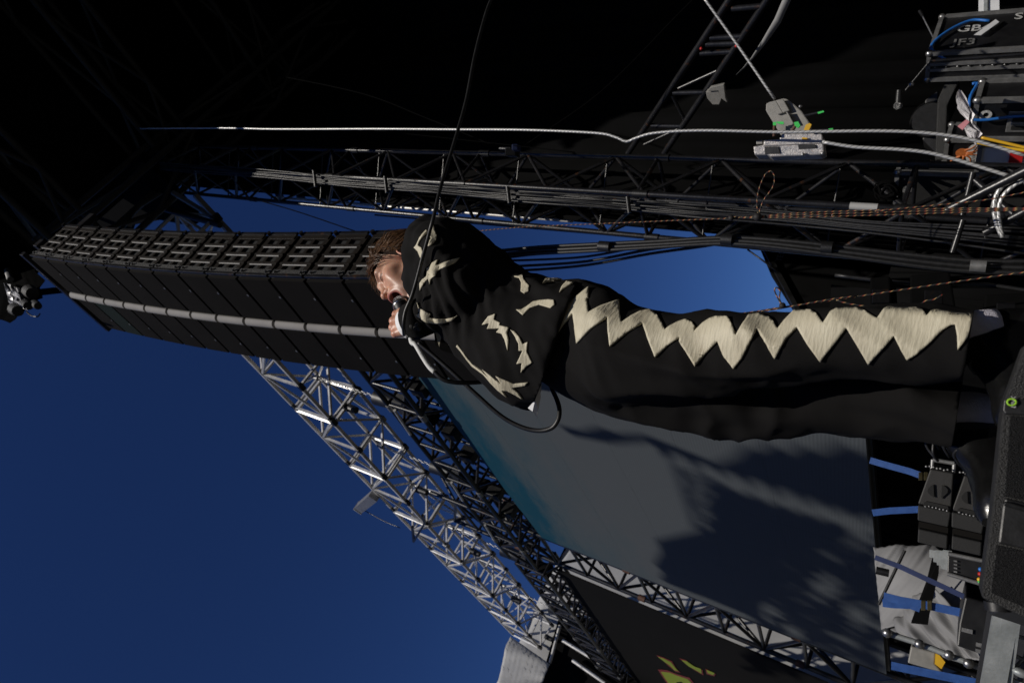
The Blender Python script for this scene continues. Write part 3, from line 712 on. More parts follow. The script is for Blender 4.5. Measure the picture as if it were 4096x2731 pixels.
for s in (-1, 1):
    S.ell((s * 0.0135, 0.100, -0.016), (0.0085, 0.011, 0.009), 0.005)
    S.ell((s * 0.0075, 0.109, -0.0235), (0.0040, 0.006, 0.005), 0.003, 'sub')
    S.ell((s * 0.033, 0.0745, 0.027), (0.0165, 0.0155, 0.0125), 0.004)           # closed lids
    S.cap((s * 0.018, 0.0895, 0.0245), (s * 0.033, 0.0915, 0.0215), 0.0010, 0.0010, 0.003, 'sub')
    S.cap((s * 0.033, 0.0915, 0.0215), (s * 0.049, 0.081, 0.0245), 0.0010, 0.0010, 0.003, 'sub')
    S.cap((s * 0.050, 0.079, 0.024), (s * 0.062, 0.066, 0.028), 0.0008, 0.0008, 0.004, 'sub')   # crow's feet
    S.cap((s * 0.050, 0.079, 0.022), (s * 0.061, 0.067, 0.018), 0.0008, 0.0008, 0.004, 'sub')
    S.cap((s * 0.020, 0.094, -0.014), (s * 0.037, 0.083, -0.052), 0.0012, 0.0012, 0.010, 'sub')  # cheek fold
    S.ell((s * 0.045, 0.070, -0.030), (0.017, 0.017, 0.024), 0.02)
S.ell((0, 0.078, -0.036), (0.036, 0.022, 0.020), 0.018)
S.ell((0, 0.062, -0.100), (0.036, 0.028, 0.034), 0.02)
for s in (-1, 1): S.ell((s * 0.034, 0.066, -0.066), (0.018, 0.022, 0.030), 0.02)
MC = np.array([0, 0.095, -0.073])
NL = 26; ring = [MC + np.array([0.030 * math.cos(t), 0.003 - 0.013 * abs(math.cos(t)) ** 2 + 0.010 * math.sin(t), 0.035 * math.sin(t)]) for t in [2 * math.pi * k / NL for k in range(NL)]]
for k in range(NL): S.cap(ring[k], ring[(k + 1) % NL], 0.0042, 0.0042, 0.014)
S.ell(MC + np.array([0, -0.005, 0]), (0.0285, 0.050, 0.0325), 0.003, 'sub')
S.ell(MC + np.array([0, -0.018, -0.014]), (0.017, 0.022, 0.009), 0.004)       # tongue
S.cap((0, -0.018, -0.045), (-0.0, -0.045, -0.215), 0.056, 0.062, 0.03)           # neck
for s in (-1, 1): S.cap((s * 0.052, -0.02, -0.05), (s * 0.018, -0.0, -0.20), 0.013, 0.012, 0.02)
for s in (-1, 1):   # ears
    ca, sa = math.cos(0.35), math.sin(0.35)
    Re = ((ca, s * sa, 0), (-s * sa, ca, 0), (0, 0, 1))
    S.ell((s * 0.080, -0.012, 0.004), (0.009, 0.019, 0.031), 0.004, 'add', Re)
    S.ell((s * 0.0765, -0.006, -0.024), (0.007, 0.010, 0.012), 0.005)
    S.ell((s * 0.0895, -0.008, 0.004), (0.0075, 0.0115, 0.020), 0.004, 'sub', Re)
hp, ht, hq = S.mesh()
def band(d, w): return np.clip(1 - d / w, 0, 1)[:, None]
col = np.tile(np.array([0.60, 0.355, 0.245]), (len(hp), 1))
def blend(mask, c):
    global col
    col = col * (1 - mask) + np.array(c) * mask
X, Y, ZZ = np.abs(hp[:, 0]), hp[:, 1], hp[:, 2]
blend(0.35 * band(np.sqrt((X - 0.042) ** 2 + (Y - 0.07) ** 2 + (ZZ + 0.012) ** 2), 0.045), (0.52, 0.20, 0.135))
blend(0.4 * band(np.sqrt(X ** 2 + (Y - 0.116) ** 2 + (ZZ + 0.012) ** 2), 0.024), (0.50, 0.17, 0.12))
blend(0.8 * band(np.sqrt((X - 0.082) ** 2 + (Y + 0.012) ** 2 + (ZZ - 0.004) ** 2), 0.04), (0.54, 0.19, 0.13))
blend(0.45 * (np.clip((-0.035 - ZZ) / 0.03, 0, 1) * np.clip((Y + 0.02) / 0.04, 0, 1) * np.clip((ZZ + 0.15) / 0.03, 0, 1))[:, None], (0.34, 0.20, 0.15))
rl = np.sqrt(((X) / 0.030) ** 2 + ((ZZ - MC[2]) / 0.035) ** 2)
blend(0.85 * (np.exp(-((rl - 1.0) / 0.22) ** 2) * np.clip((Y - 0.075) / 0.01, 0, 1))[:, None], (0.36, 0.10, 0.085))
inm = ((rl < 0.93) & (Y < 0.103) & (Y > 0.02) & (X < 0.027))
blend(inm[:, None] * 0.97, (0.050, 0.012, 0.010))
tong = inm & (ZZ < MC[2] - 0.004); blend(tong[:, None] * 0.6, (0.20, 0.06, 0.05))
brow = np.exp(-((ZZ - 0.046 - 0.10 * (X - 0.03) * (X < 0.035)) / 0.0045) ** 2) * np.clip((X - 0.010) / 0.006, 0, 1) * np.clip((0.056 - X) / 0.008, 0, 1) * (Y > 0.055)
blend(0.7 * brow[:, None], (0.09, 0.045, 0.025))
lash = np.exp(-((np.sqrt((ZZ - 0.0225) ** 2)) / 0.0022) ** 2) * np.clip((X - 0.016) / 0.004, 0, 1) * np.clip((0.052 - X) / 0.006, 0, 1) * (Y > 0.075)
blend(0.85 * lash[:, None], (0.045, 0.022, 0.016))
wp_head = hp @ HR.T + HT
# ---- left hand closed round the microphone
MIC_B = pxc(1603, 1214, 2.055); MIC_E = pxc(1643, 1352, 1.945)
WR = pxc(1645, 1288, 1.965); EL = pxc(1834, 1200, 1.86); SHD = pxc(1757, 980, 1.985)
mcp = [pxc(1584, 1257, 2.030), pxc(1573, 1283, 2.015), pxc(1571, 1309, 2.000), pxc(1580, 1334, 1.985)]
allp = np.array([tuple(p) for p in mcp + [WR, MIC_B, MIC_E, EL]])
HS = SDF(allp.min(0) - 0.10, allp.max(0) + 0.10, 0.0026)
away = FWD; dn = -UP; lf = -RIGHT
mid = sum(mcp, Vector()) / 4
for i, p in enumerate(mcp):
    base = WR + (p - mid) * 0.55 + away * 0.004
    HS.cap(base, p + away * 0.004, 0.018, 0.0125, 0.010)
    pip = p + away * 0.040 + dn * 0.012 + (p - mid) * 0.05 + UP * 0.006
    dip = pip + dn * 0.026 + away * 0.002
    tip = dip - away * 0.020 + dn * 0.004
    rr = (0.0098, 0.0104, 0.0100, 0.0088)[i]
    HS.ell(p, (rr * 1.15,) * 3, 0.005)
    HS.cap(p, pip, rr * 1.02, rr * 0.95, 0.0035); HS.cap(pip, dip, rr * 0.95, rr * 0.85, 0.003); HS.cap(dip, tip, rr * 0.85, rr * 0.75, 0.003)
tb = WR + (mcp[0] - mid) * 0.75 + away * 0.012
tm = pxc(1603, 1246, 2.02); tt_ = pxc(1592, 1236, 2.055)
HS.cap(WR + away * 0.01, tb, 0.018, 0.016, 0.01); HS.cap(tb, tm, 0.0135, 0.0115, 0.006); HS.cap(tm, tt_, 0.0108, 0.0095, 0.004)
HS.cap(WR, WR + (EL - WR) * 0.5, 0.026, 0.030, 0.015)
gp, gt, gq = HS.mesh()
gcol = np.tile(np.array([0.60, 0.340, 0.23]), (len(gp), 1))
for p in mcp:
    d = np.linalg.norm(gp - np.array(p), axis=1); mk = 0.6 * band(d, 0.022); gcol = gcol * (1 - mk) + np.array([0.50, 0.165, 0.11]) * mk
# ---- slim body inside the clothes
NECK = Vector(head_w((0, -0.04, -0.19)).to_tuple()); LEFT = Vector((0.6162, -0.7851, 0)).normalized(); FACE = Vector((-0.78, -0.62, 0)).normalized()
PEL = pxd(2330, 1370, 1.60)
BS = SDF((-0.35, 1.05, 1.44), (0.65, 2.05, 3.10), 0.011)
BS.cap(PEL, NECK - Z * 0.12, 0.085, 0.085, 0.05); BS.cap(NECK - Z * 0.06, NECK, 0.06, 0.055, 0.05)
RSH = NECK - LEFT * 0.17 - Z * 0.06
BS.cap(NECK - Z * 0.07, SHD, 0.06, 0.05, 0.03); BS.cap(NECK - Z * 0.07, RSH, 0.06, 0.05, 0.03)
BS.cap(SHD, EL, 0.042, 0.036, 0.02); BS.cap(EL, WR + (EL - WR) * 0.3, 0.036, 0.028, 0.02)
REL = RSH * 0.45 + PEL * 0.55 - LEFT * 0.10 - FACE * 0.05; RWR = PEL - LEFT * 0.06 + FACE * 0.05
BS.cap(RSH, REL, 0.042, 0.036, 0.02); BS.cap(REL, RWR, 0.036, 0.026, 0.02)
LAN, RAN = pxd(3872, 1325, 1.545), pxd(3868, 1645, 1.70)
LHP, RHP = pxd(2420, 1385, 1.555), pxd(2420, 1500, 1.65)
LKN, RKN = pxd(3060, 1400, 1.52), pxd(3060, 1610, 1.68)
for a_, b__, c_ in ((LHP, LKN, LAN), (RHP, RKN, RAN)):
    BS.cap(PEL, a_, 0.08, 0.06, 0.03); BS.cap(a_, b__, 0.055, 0.034, 0.03); BS.cap(b__, c_, 0.034, 0.024, 0.03)
bp_, bt_, bq_ = BS.mesh()
pts = np.concatenate([wp_head, gp, bp_]); cols = np.concatenate([col, gcol, np.tile([0.60, 0.355, 0.245], (len(bp_), 1))])
o1, o2 = len(wp_head), len(wp_head) + len(gp)
quads = np.concatenate([hq, gq + o1, bq_ + o2])
tris = np.concatenate([q for q in (ht, gt + o1 if len(gt) else gt, bt_ + o2 if len(bt_) else bt_) if len(q)]) if (len(ht) + len(gt) + len(bt_)) else []
body = np_obj('body', pts, tris, quads, 'skin', singer, cols)

# ---- clothes: lofted from their outline, fused and wrinkled
VIEW = Vector((0.06, 0.998, 0)).normalized()
def ring_between(b_, f_, d, depth, n=26, tilt=0.0, ex=2.25):
    p0, p1 = pxd(*b_, d), pxd(*f_, d); c = (p0 + p1) / 2; hv = (p1 - p0) / 2; dv = VIEW * depth
    out = []
    for k in range(n):
        t = 2 * math.pi * k / n; cs, sn = math.cos(t), math.sin(t)
        out.append(c + hv * (math.copysign(abs(cs) ** (2 / ex), cs)) + dv * (math.copysign(abs(sn) ** (2 / ex), sn)) + hv * 0)
    return out
def fuse(name, mb, mat, parent, voxel, smooth_it, wr, cut=None):
    o = mb.build(name, mat)
    rm = o.modifiers.new('r', 'REMESH'); rm.mode = 'VOXEL'; rm.voxel_size = voxel
    sm = o.modifiers.new('s', 'SMOOTH'); sm.factor = 0.5; sm.iterations = smooth_it
    dg = bpy.context.evaluated_depsgraph_get(); dg.update()
    me = bpy.data.meshes.new_from_object(o.evaluated_get(dg)); bpy.data.objects.remove(o)
    nv = len(me.vertices); co = np.empty(nv * 3, np.float32); me.vertices.foreach_get('co', co); co = co.reshape(-1, 3)
    no = np.empty(nv * 3, np.float32); me.vertices.foreach_get('normal', no); no = no.reshape(-1, 3)
    co = co + no * wr(co)[:, None]
    me.vertices.foreach_set('co', (co - np.array(wloc(parent))).astype(np.float32).ravel())
    if cut:      # open hem
        bm = bmesh.new(); bm.from_mesh(me); off = wloc(parent)
        bmesh.ops.bisect_plane(bm, geom=bm.verts[:] + bm.edges[:] + bm.faces[:], plane_co=cut[0] - off, plane_no=cut[1], clear_outer=True)
        bm.to_mesh(me); bm.free()
    me.polygons.foreach_set('use_smooth', [True] * len(me.polygons)); me.update()
    o = bpy.data.objects.new(name, me); COL.objects.link(o); o.parent = parent
    me.materials.clear(); me.materials.append(MATS[mat])
    if cut:
        so = o.modifiers.new('thickness', 'SOLIDIFY'); so.thickness = 0.003; so.offset = -1
    return o
from mathutils import noise as mnoise
def fold(co, dirv, freq, amp, seed, stretch=0.25):
    """long soft folds running along dirv"""
    d = np.array(dirv); d = d / np.linalg.norm(d); out = np.empty(len(co))
    for i, p in enumerate(co):
        a = float(p @ d); q = p - d * a * (1 - stretch)
        v = mnoise.noise(Vector((q * freq + seed).tolist())); out[i] = (1 - abs(v) * 2.2)
    return amp * (out - 0.5)
# torso and sleeves
b = MB()
sl_ = [((1672, 930), (1668, 1130), 1.60, 0.06), ((1700, 890), (1690, 1210), 1.585, 0.10), ((1745, 866), (1735, 1285), 1.58, 0.14), ((1850, 888), (1838, 1372), 1.585, 0.155), ((1940, 957), (1908, 1466), 1.59, 0.16),
       ((2020, 1030), (1988, 1552), 1.60, 0.158), ((2085, 1083), (2060, 1612), 1.60, 0.160), ((2180, 1106), (2105, 1636), 1.60, 0.160), ((2230, 1114), (2120, 1634), 1.60, 0.161), ((2300, 1122), (2134, 1624), 1.60, 0.163), ((2360, 1122), (2195, 1622), 1.60, 0.163), ((2420, 1126), (2255, 1622), 1.60, 0.163)]
b.loft([ring_between(*q) for q in sl_])
jt = b
jt.tube([SHD + (NECK - SHD) * 0.25, SHD, (SHD * 0.55 + EL * 0.45) + UP * 0.004, EL - (WR - EL).normalized() * 0.01, (EL * 0.5 + WR * 0.5) + dn * 0.008, WR + (EL - WR) * 0.10],
        lambda t: 0.089 - 0.018 * t - 0.024 * max(0, t - 0.30) / 0.70 if t < 0.99 else 0.050, 20, 5)
jt.tube([RSH + LEFT * 0.05, RSH, REL, RWR], lambda t: 0.085 - 0.03 * t, 16, 4)
ARMD = (EL - SHD); ELn = np.array(EL); SHn = np.array(SHD); WRn = np.array(WR)
def seg_dist(co, a, c):
    ab = c - a; t = np.clip(((co - a) @ ab) / (ab @ ab), 0, 1); return np.linalg.norm(co - a - t[:, None] * ab, axis=1)
def wr_jacket(co):
    d_el = np.linalg.norm(co - ELn, axis=1)
    w = fold(co, (0.3, 0.2, 1), 10, 0.015, 3.3) * 0.8
    axis = np.array((WR - EL).normalized()).astype(np.float32)
    arm = np.exp(-(seg_dist(co, ELn, WRn) / 0.09) ** 2) + np.exp(-(seg_dist(co, SHn, ELn) / 0.10) ** 2)
    s_ = (co - ELn) @ axis
    w2 = np.sin(s_ * 150 + 2.0 * np.sin(co[:, 0] * 30) + 14 * co[:, 2]) * 0.0060 * np.exp(-((d_el - 0.07) / 0.075) ** 2) * np.clip(arm, 0, 1)
    return w * (0.35 + 0.65 * (1 - np.clip(arm, 0, 1))) + w2 + fold(co, (0.5, -0.6, 0.4), 20, 0.005, 9.1)
def hem_plane(a, c, d):
    p0, p1 = pxd(*a, d), pxd(*c, d); nn = (p1 - p0).cross((p0 + p1) / 2 - CAM - (UP * 0)).normalized()
    if nn.dot(-UP) < 0: nn = -nn
    return (p0, nn)
jacket = fuse('jacket', jt, 'suit', singer, 0.0085, 6, wr_jacket, hem_plane((2304, 1128), (2130, 1630), 1.60))
# trousers
b = MB()
pel = [((2140, 1150), (2150, 1500), 1.61, 0.11), ((2230, 1128), (2215, 1548), 1.61, 0.125), ((2335, 1116), (2290, 1600), 1.605, 0.128), ((2430, 1150), (2400, 1640), 1.60, 0.13), ((2500, 1200), (2470, 1640), 1.60, 0.12)]
b.loft([ring_between(*q) for q in pel])
nearleg = [((2330, 1118), (2320, 1560), 1.57, 0.10), ((2457, 1163), (2450, 1615), 1.54, 0.115), ((2529, 1210), (2520, 1612), 1.535, 0.11), ((2640, 1238), (2640, 1598), 1.53, 0.105), ((2763, 1258), (2760, 1586), 1.525, 0.10),
           ((2900, 1262), (2900, 1566), 1.52, 0.095), ((3050, 1256), (3050, 1543), 1.52, 0.09), ((3200, 1245), (3200, 1520), 1.52, 0.088), ((3356, 1238), (3356, 1500), 1.52, 0.088), ((3500, 1234), (3500, 1508), 1.525, 0.09),
           ((3660, 1235), (3650, 1524), 1.53, 0.094), ((3780, 1245), (3762, 1537), 1.53, 0.098), ((3890, 1259), (3846, 1549), 1.53, 0.102), ((3960, 1262), (3910, 1555), 1.53, 0.104), ((4040, 1266), (3990, 1560), 1.53, 0.104)]
b.loft([ring_between(*q) for q in nearleg])
farleg = [((2330, 1330), (2300, 1606), 1.65, 0.08), ((2420, 1330), (2406, 1660), 1.655, 0.10), ((2559, 1380), (2559, 1700), 1.66, 0.095), ((2690, 1400), (2690, 1716), 1.665, 0.09), ((2814, 1420), (2814, 1731), 1.67, 0.088), ((3000, 1440), (3000, 1752), 1.675, 0.085),
          ((3172, 1450), (3172, 1755), 1.68, 0.085), ((3258, 1455), (3258, 1737), 1.68, 0.085), ((3420, 1480), (3420, 1738), 1.685, 0.086), ((3574, 1500), (3574, 1746), 1.685, 0.088), ((3735, 1525), (3735, 1753), 1.69, 0.09), ((3850, 1538), (3830, 1772), 1.69, 0.095), ((3920, 1540), (3900, 1778), 1.69, 0.097), ((4000, 1542), (3980, 1782), 1.69, 0.097)]
b.loft([ring_between(*q) for q in farleg])
def wr_trousers(co):
    z = co[:, 2]
    w = fold(co, (0.08, 0.03, 1), 10, 0.022, 1.7, 0.16) * np.clip((2.5 - z) / 0.5, 0.25, 1)
    kn = np.exp(-((z - 1.92) / 0.13) ** 2); w += kn * fold(co, (0.9, 0.1, 0.35), 14, 0.012, 2.2, 0.25)
    hip = np.exp(-((z - 2.22) / 0.10) ** 2)
    w += hip * 0.5 * fold(co, (0.8, -0.3, 0.45), 16, 0.010, 5.5, 0.2)
    low = np.clip((1.72 - z) / 0.2, 0, 1)
    w += low * fold(co, (0.7, 0.2, 0.7), 12, 0.014, 8.8, 0.3)
    return w
trousers = fuse('trousers', b, 'suit', singer, 0.0085, 5, wr_trousers, hem_plane((3893, 1258), (3838, 1600), 1.60))

# ---- patches: cut shapes laid on the cloth
def bvh_of(objs):
    vs, fs = [], []
    for o in objs:
        off = len(vs); w_ = wloc(o); vs += [v.co + w_ for v in o.data.vertices]; fs += [tuple(off + i for i in p.vertices) for p in o.data.polygons]
    return BVHTree.FromPolygons(vs, fs)
def patch(name, poly, bvh, mat, parent, thick=0.0035, maxe=7.0):
    bm = bmesh.new()
    pts = []
    for i in range(len(poly)):
        a, c = Vector((*poly[i], 0)), Vector((*poly[(i + 1) % len(poly)], 0)); k = max(1, int((c - a).length / maxe))
        pts += [a.lerp(c, j / k) for j in range(k)]
    vs = [bm.verts.new(p) for p in pts]; es = [bm.edges.new((vs[i], vs[(i + 1) % len(vs)])) for i in range(len(vs))]
    bmesh.ops.triangle_fill(bm, use_beauty=True, edges=es)
    for _ in range(5):
        le = [e for e in bm.edges if (e.verts[0].co - e.verts[1].co).length > maxe * 1.6 and not e.is_boundary]
        if not le: break
        bmesh.ops.subdivide_edges(bm, edges=le, cuts=1); bmesh.ops.triangulate(bm, faces=bm.faces)
    bm.verts.ensure_lookup_table()
    last = None; hits = []
    for v in bm.verts:
        r = ray(v.co.x, v.co.y).normalized(); h = bvh.ray_cast(CAM, r)
        if h[0] is None:
            p = CAM + r * 2.0
            h = bvh.find_nearest(CAM + r * (last or 1.95))
        else: last = h[3]
        hits.append((h[0], h[1]))
    off = wloc(parent)
    me = bpy.data.meshes.new(name); nv = len(hits)
    fs = [tuple(v.index for v in f.verts) for f in bm.faces]
    bnd = [(e.verts[0].index, e.verts[1].index) for e in bm.edges if e.is_boundary]
    top = []; bot = []
    for p, nn in hits:
        if nn.dot(CAM - p) < 0: nn = -nn
        top.append(p + nn * thick - off); bot.append(p - nn * 0.003 - off)
    faces = fs + [(a, c, c + nv, a + nv) for a, c in bnd]
    me.from_pydata(top + bot, [], faces); bm.free()
    b2 = bmesh.new(); b2.from_mesh(me); bmesh.ops.recalc_face_normals(b2, faces=b2.faces); b2.to_mesh(me); b2.free()
    me.polygons.foreach_set('use_smooth', [len(p.vertices) == 3 for p in me.polygons])
    me.materials.append(MATS[mat]); o = bpy.data.objects.new(name, me); COL.objects.link(o); o.parent = parent
    return o
def C1(pts): return [(1400 + x / 1.5678, 800 + y / 1.5678) for x, y in pts]
def C2(pts): return [(2100 + x / 1.96, 1000 + y / 1.96) for x, y in pts]
def C3(pts): return [(3000 + x / 1.742, 1000 + y / 1.742) for x, y in pts]
jb, tbv = bvh_of([jacket]), bvh_of([trousers])
up2 = [(213, 608), (290, 450), (300, 460), (500, 295), (498, 380), (487, 378), (500, 495), (600, 440), (730, 395), (735, 440), (755, 575), (830, 525), (900, 490), (980, 475), (1040, 520), (1080, 580), (1100, 630), (1140, 600), (1200, 570), (1260, 550), (1310, 570), (1335, 600), (1325, 645), (1400, 575), (1450, 545), (1500, 528), (1590, 528), (1625, 580), (1655, 668), (1700, 590), (1750, 520), (1830, 507)]
up3 = [(130, 475), (165, 505), (195, 555), (240, 500), (310, 430), (420, 424), (465, 450), (513, 512), (560, 440), (600, 417), (740, 412), (800, 430), (885, 482), (930, 420), (960, 410), (1150, 411), (1200, 430), (1230, 462), (1270, 434), (1310, 428), (1440, 448), (1552, 455), (1530, 560), (1515, 610), (1450, 695), (1445, 600), (1430, 522), (1400, 525), (1340, 560), (1250, 650), (1160, 725), (1095, 760), (1050, 690), (1002, 600), (950, 660), (825, 792), (740, 650), (672, 542), (600, 640), (488, 775), (400, 660), (330, 540), (250, 620), (175, 755), (110, 650), (45, 555)]
lo2 = [(1700, 850), (1635, 932), (1560, 830), (1515, 712), (1420, 810), (1330, 912), (1260, 800), (1210, 720), (1215, 685), (1120, 750), (1018, 845), (960, 690), (920, 578), (800, 650), (665, 760), (650, 640), (645, 530), (520, 620), (415, 730), (395, 600), (380, 498), (300, 590), (232, 695)]
patch('side_stripe', C2(up2) + C3(up3) + C2(lo2), tbv, 'cream', trousers, 0.0050, 8)
J = [[(1045, 690), (1085, 725), (1130, 680), (1190, 660), (1225, 670), (1260, 680), (1285, 660), (1280, 630), (1250, 625), (1200, 628), (1150, 640), (1110, 670), (1075, 690)],
     [(1030, 482), (1060, 480), (1082, 472), (1092, 500), (1125, 540), (1120, 575), (1095, 588), (1072, 575), (1075, 550), (1075, 520), (1060, 490)],
     [(1207, 525), (1225, 497), (1300, 494), (1330, 502), (1290, 507), (1240, 515)],
     [(1313, 585), (1330, 545), (1360, 512), (1400, 520), (1385, 533), (1340, 560)],
     [(830, 782), (870, 730), (913, 713), (905, 750), (945, 770), (940, 785), (997, 800), (985, 830), (997, 880), (992, 945), (975, 880), (955, 840), (920, 830), (940, 805), (905, 808), (862, 808), (875, 775)],
     [(1008, 815), (1035, 825), (1065, 860), (1085, 905), (1118, 888), (1110, 950), (1145, 1018), (1110, 1040), (1072, 1080), (1080, 1020), (1048, 1025), (1065, 985), (1085, 945), (1060, 948), (1058, 900), (1040, 860)],
     [(678, 905), (700, 935), (740, 990), (775, 1030), (832, 1075), (870, 1108), (832, 1058), (880, 1095), (920, 1130), (950, 1150), (917, 1102), (970, 1125), (1030, 1150), (1115, 1142), (1100, 1162), (1050, 1170), (1020, 1175), (1060, 1210), (1082, 1245), (1040, 1220), (990, 1195), (955, 1190), (985, 1232), (930, 1190), (880, 1140), (840, 1092), (770, 1042), (735, 1000), (700, 950), (670, 915)],
     [(525, 155), (530, 185), (545, 225), (540, 255), (510, 285), (492, 293), (495, 265), (510, 240), (490, 225), (497, 190), (510, 160)],
     [(480, 190), (440, 235), (420, 280), (405, 300), (430, 325), (440, 350), (455, 385), (468, 350), (452, 300), (430, 285), (440, 255), (475, 215), (490, 200)],
     [(688, 365), (640, 375), (590, 395), (555, 410), (540, 412), (553, 375), (520, 395), (505, 420), (480, 430), (485, 450), (482, 480), (455, 500), (442, 520), (440, 570), (455, 545), (475, 510), (495, 495), (500, 530), (515, 490), (535, 480), (545, 450), (570, 435), (620, 415), (660, 395)],
     [(420, 645), (440, 680), (480, 700), (508, 715), (495, 735), (540, 745), (600, 745), (650, 735), (672, 722), (640, 755), (580, 770), (530, 772), (480, 765), (450, 745), (412, 722), (440, 710), (430, 680)]]
for q in J: patch('flame_patch', C1(q), jb, 'cream', jacket, 0.0034, 4)
# ---- hair: a cap and many loose strands
HRm = Matrix([HR[i].tolist() for i in range(3)])
def scalp(u, v):      # u around from front (0) to back (pi), v up
    return u
def hs(p):            # is this place on the head covered with hair (front hairline, sideburn, nape)
    x, y, z = p
    line = 0.078 - 0.55 * max(0, -y + 0.045) if y > -0.02 else -0.06
    if y > 0.03: line = 0.088 + 0.25 * (y - 0.05)
    elif y > -0.005: line = 0.088 - (0.03 - y) * 2.5
    else: line = 0.0 - 0.065 * min(1, (-0.005 - y) / 0.04)
    return z > line
hairo = MB(); rh = random.Random(11)
cap_rings = []
HC = (0, -0.014, 0.045); HRD = (0.074, 0.098, 0.090)
def scalp_pt(th, ph, g=0.0):
    return (HC[0] + (HRD[0] + g) * math.cos(ph) * math.sin(th), HC[1] + (HRD[1] + g) * math.cos(ph) * math.cos(th), HC[2] + (HRD[2] + g) * math.sin(ph))
nth, nph = 72, 32
capv = {}; capf = []
cap = MB()
grid = [[None] * nth for _ in range(nph + 1)]
for j in range(nph + 1):
    for i in range(nth):
        th = 2 * math.pi * i / nth; ph = -0.75 + (math.pi / 2 + 0.75) * j / nph
        g = 0.017 + 0.003 * math.sin(th * 23 + ph * 9)
        sp_ = scalp_pt(th, ph); cov = sum(hs((sp_[0] + dx, sp_[1] + dy, sp_[2] + dz)) for dx, dy, dz in ((0, 0, 0), (0, .008, 0), (0, -.008, 0), (0, 0, .008), (0, 0, -.008))) / 5
        p = scalp_pt(th, ph, -0.008 + (g + 0.008) * cov)
        grid[j][i] = head_w(p)
cap.loft(grid, cap=False); cap_o = cap.build('hair', 'hair_base', singer)
def strand(pts, r):
    hairo.tube([head_w(p) for p in pts], lambda t: r * (1 - 0.8 * t * t), 4, 2, cap=False)
cnt = 0
while cnt < 4200:
    th = rh.uniform(-math.pi, math.pi); ph = rh.uniform(-0.5, 1.5)
    p = np.array(scalp_pt(th, ph, 0.012))
    if not hs(p): continue
    cnt += 1
    # combed back over the head, falling behind the ears; the fringe flicks forward
    front = p[1] > 0.045
    pts = [p.copy()]; q = p.copy(); L = rh.uniform(0.06, 0.12); k = 7
    wav = rh.uniform(-1, 1); lift = abs(rh.gauss(0, 0.009)) + 0.003
    side = 1 if q[0] > 0 else -1
    for i in range(k):
        nrm = (q - np.array(HC)) / np.array(HRD) ** 2; nrm /= np.linalg.norm(nrm)
        d = np.array([0.25 * side * max(0, 1 - abs(q[0]) / 0.07) + 0.25 * wav, -1.0, -0.35 if q[1] < 0.02 else 0.1])
        if front and wav > 0.7: d = np.array([0.8 * side + 0.3 * wav, 0.2, -0.5])
        d += np.array([0.16 * math.sin(i * 0.9 + q[2] * 60), 0, 0.16 * math.cos(i * 0.8 + q[0] * 70)])
        d -= nrm * d.dot(nrm); d /= np.linalg.norm(d) + 1e-6
        q = q + d * L / k
        rad = np.sqrt((((q - np.array(HC)) / (np.array(HRD) + 0.017 + lift * min(1, i / 3))) ** 2).sum())
        q = np.array(HC) + (q - np.array(HC)) / rad
        pts.append(q.copy())
    strand(pts, rh.uniform(0.0007, 0.0015))
for i in range(1300):   # sides: swept back over the ears
    th = rh.choice((-1, 1)) * rh.uniform(0.75, 2.3); p = np.array(scalp_pt(th, rh.uniform(-0.25, 0.6), 0.016))
    if not hs(p): continue
    pts = [p]; L = rh.uniform(0.04, 0.075); w0 = rh.uniform(-0.3, 0.3)
    for k in range(5):
        d = np.array([0.0, -1.0, 0.12 * math.sin(k + w0 * 8) - 0.25 + w0]); d /= np.linalg.norm(d)
        p = p + d * L / 5; rad = np.sqrt((((p - np.array(HC)) / (np.array(HRD) + 0.017 + 0.004 * abs(w0))) ** 2).sum()); p = np.array(HC) + (p - np.array(HC)) / rad; pts.append(p)
    strand(pts, rh.uniform(0.0008, 0.0015))
for i in range(220):   # loose wet strands over the brow and flying off the crown
    th = rh.uniform(-0.9, 1.1); p = np.array(scalp_pt(th, rh.uniform(0.55, 0.95), 0.010)); pts = [p]
    d = np.array([math.sin(th) * 0.8 + rh.uniform(-.4, .4), math.cos(th) * 0.8, rh.uniform(-0.5, 0.5)]); d /= np.linalg.norm(d)
    for k in range(4):
        d = d + np.array([rh.uniform(-.2, .2), 0.0, -0.33]); d /= np.linalg.norm(d)
        p = p + d * rh.uniform(0.008, 0.013); pts.append(p)
    strand(pts, rh.uniform(0.0006, 0.0011))
hs_o = hairo.build('hair_strands', 'hair', cap_o, recalc=False)
hs_o['kind'] = 'stuff'

# ---- shirt: collar, cuff, tail
def sheet(name, poly, d, mat, parent, th=0.004, curve=None):
    m = MB(); m.prism([pxc(x, y, d if not curve else curve(x, y)) for x, y in poly], FWD * th); return m.build(name, mat, parent)
b = MB()
for r_, zz in ((0.066, 0.0), (0.070, 0.0)):
    pass
ring0 = [head_w((0.067 * math.cos(t), -0.030 + 0.070 * math.sin(t), -0.125 + 0.028 * math.sin(t + 3.14))) for t in [2 * math.pi * k / 28 for k in range(28)]]
ring1 = [head_w((0.080 * math.cos(t), -0.040 + 0.082 * math.sin(t), -0.175 + 0.03 * math.sin(t + 3.14))) for t in [2 * math.pi * k / 28 for k in range(28)]]
b.loft([ring0, ring1], cap=False); shirt = b.build('shirt_collar', 'shirt', singer, recalc=False); shirt.modifiers.new('thickness', 'SOLIDIFY').thickness = 0.004
ring0 = [head_w((0.075 * math.cos(t), -0.036 + 0.080 * math.sin(t), -0.128 + 0.03 * math.sin(t + 3.14))) for t in [2 * math.pi * k / 28 for k in range(28)]]
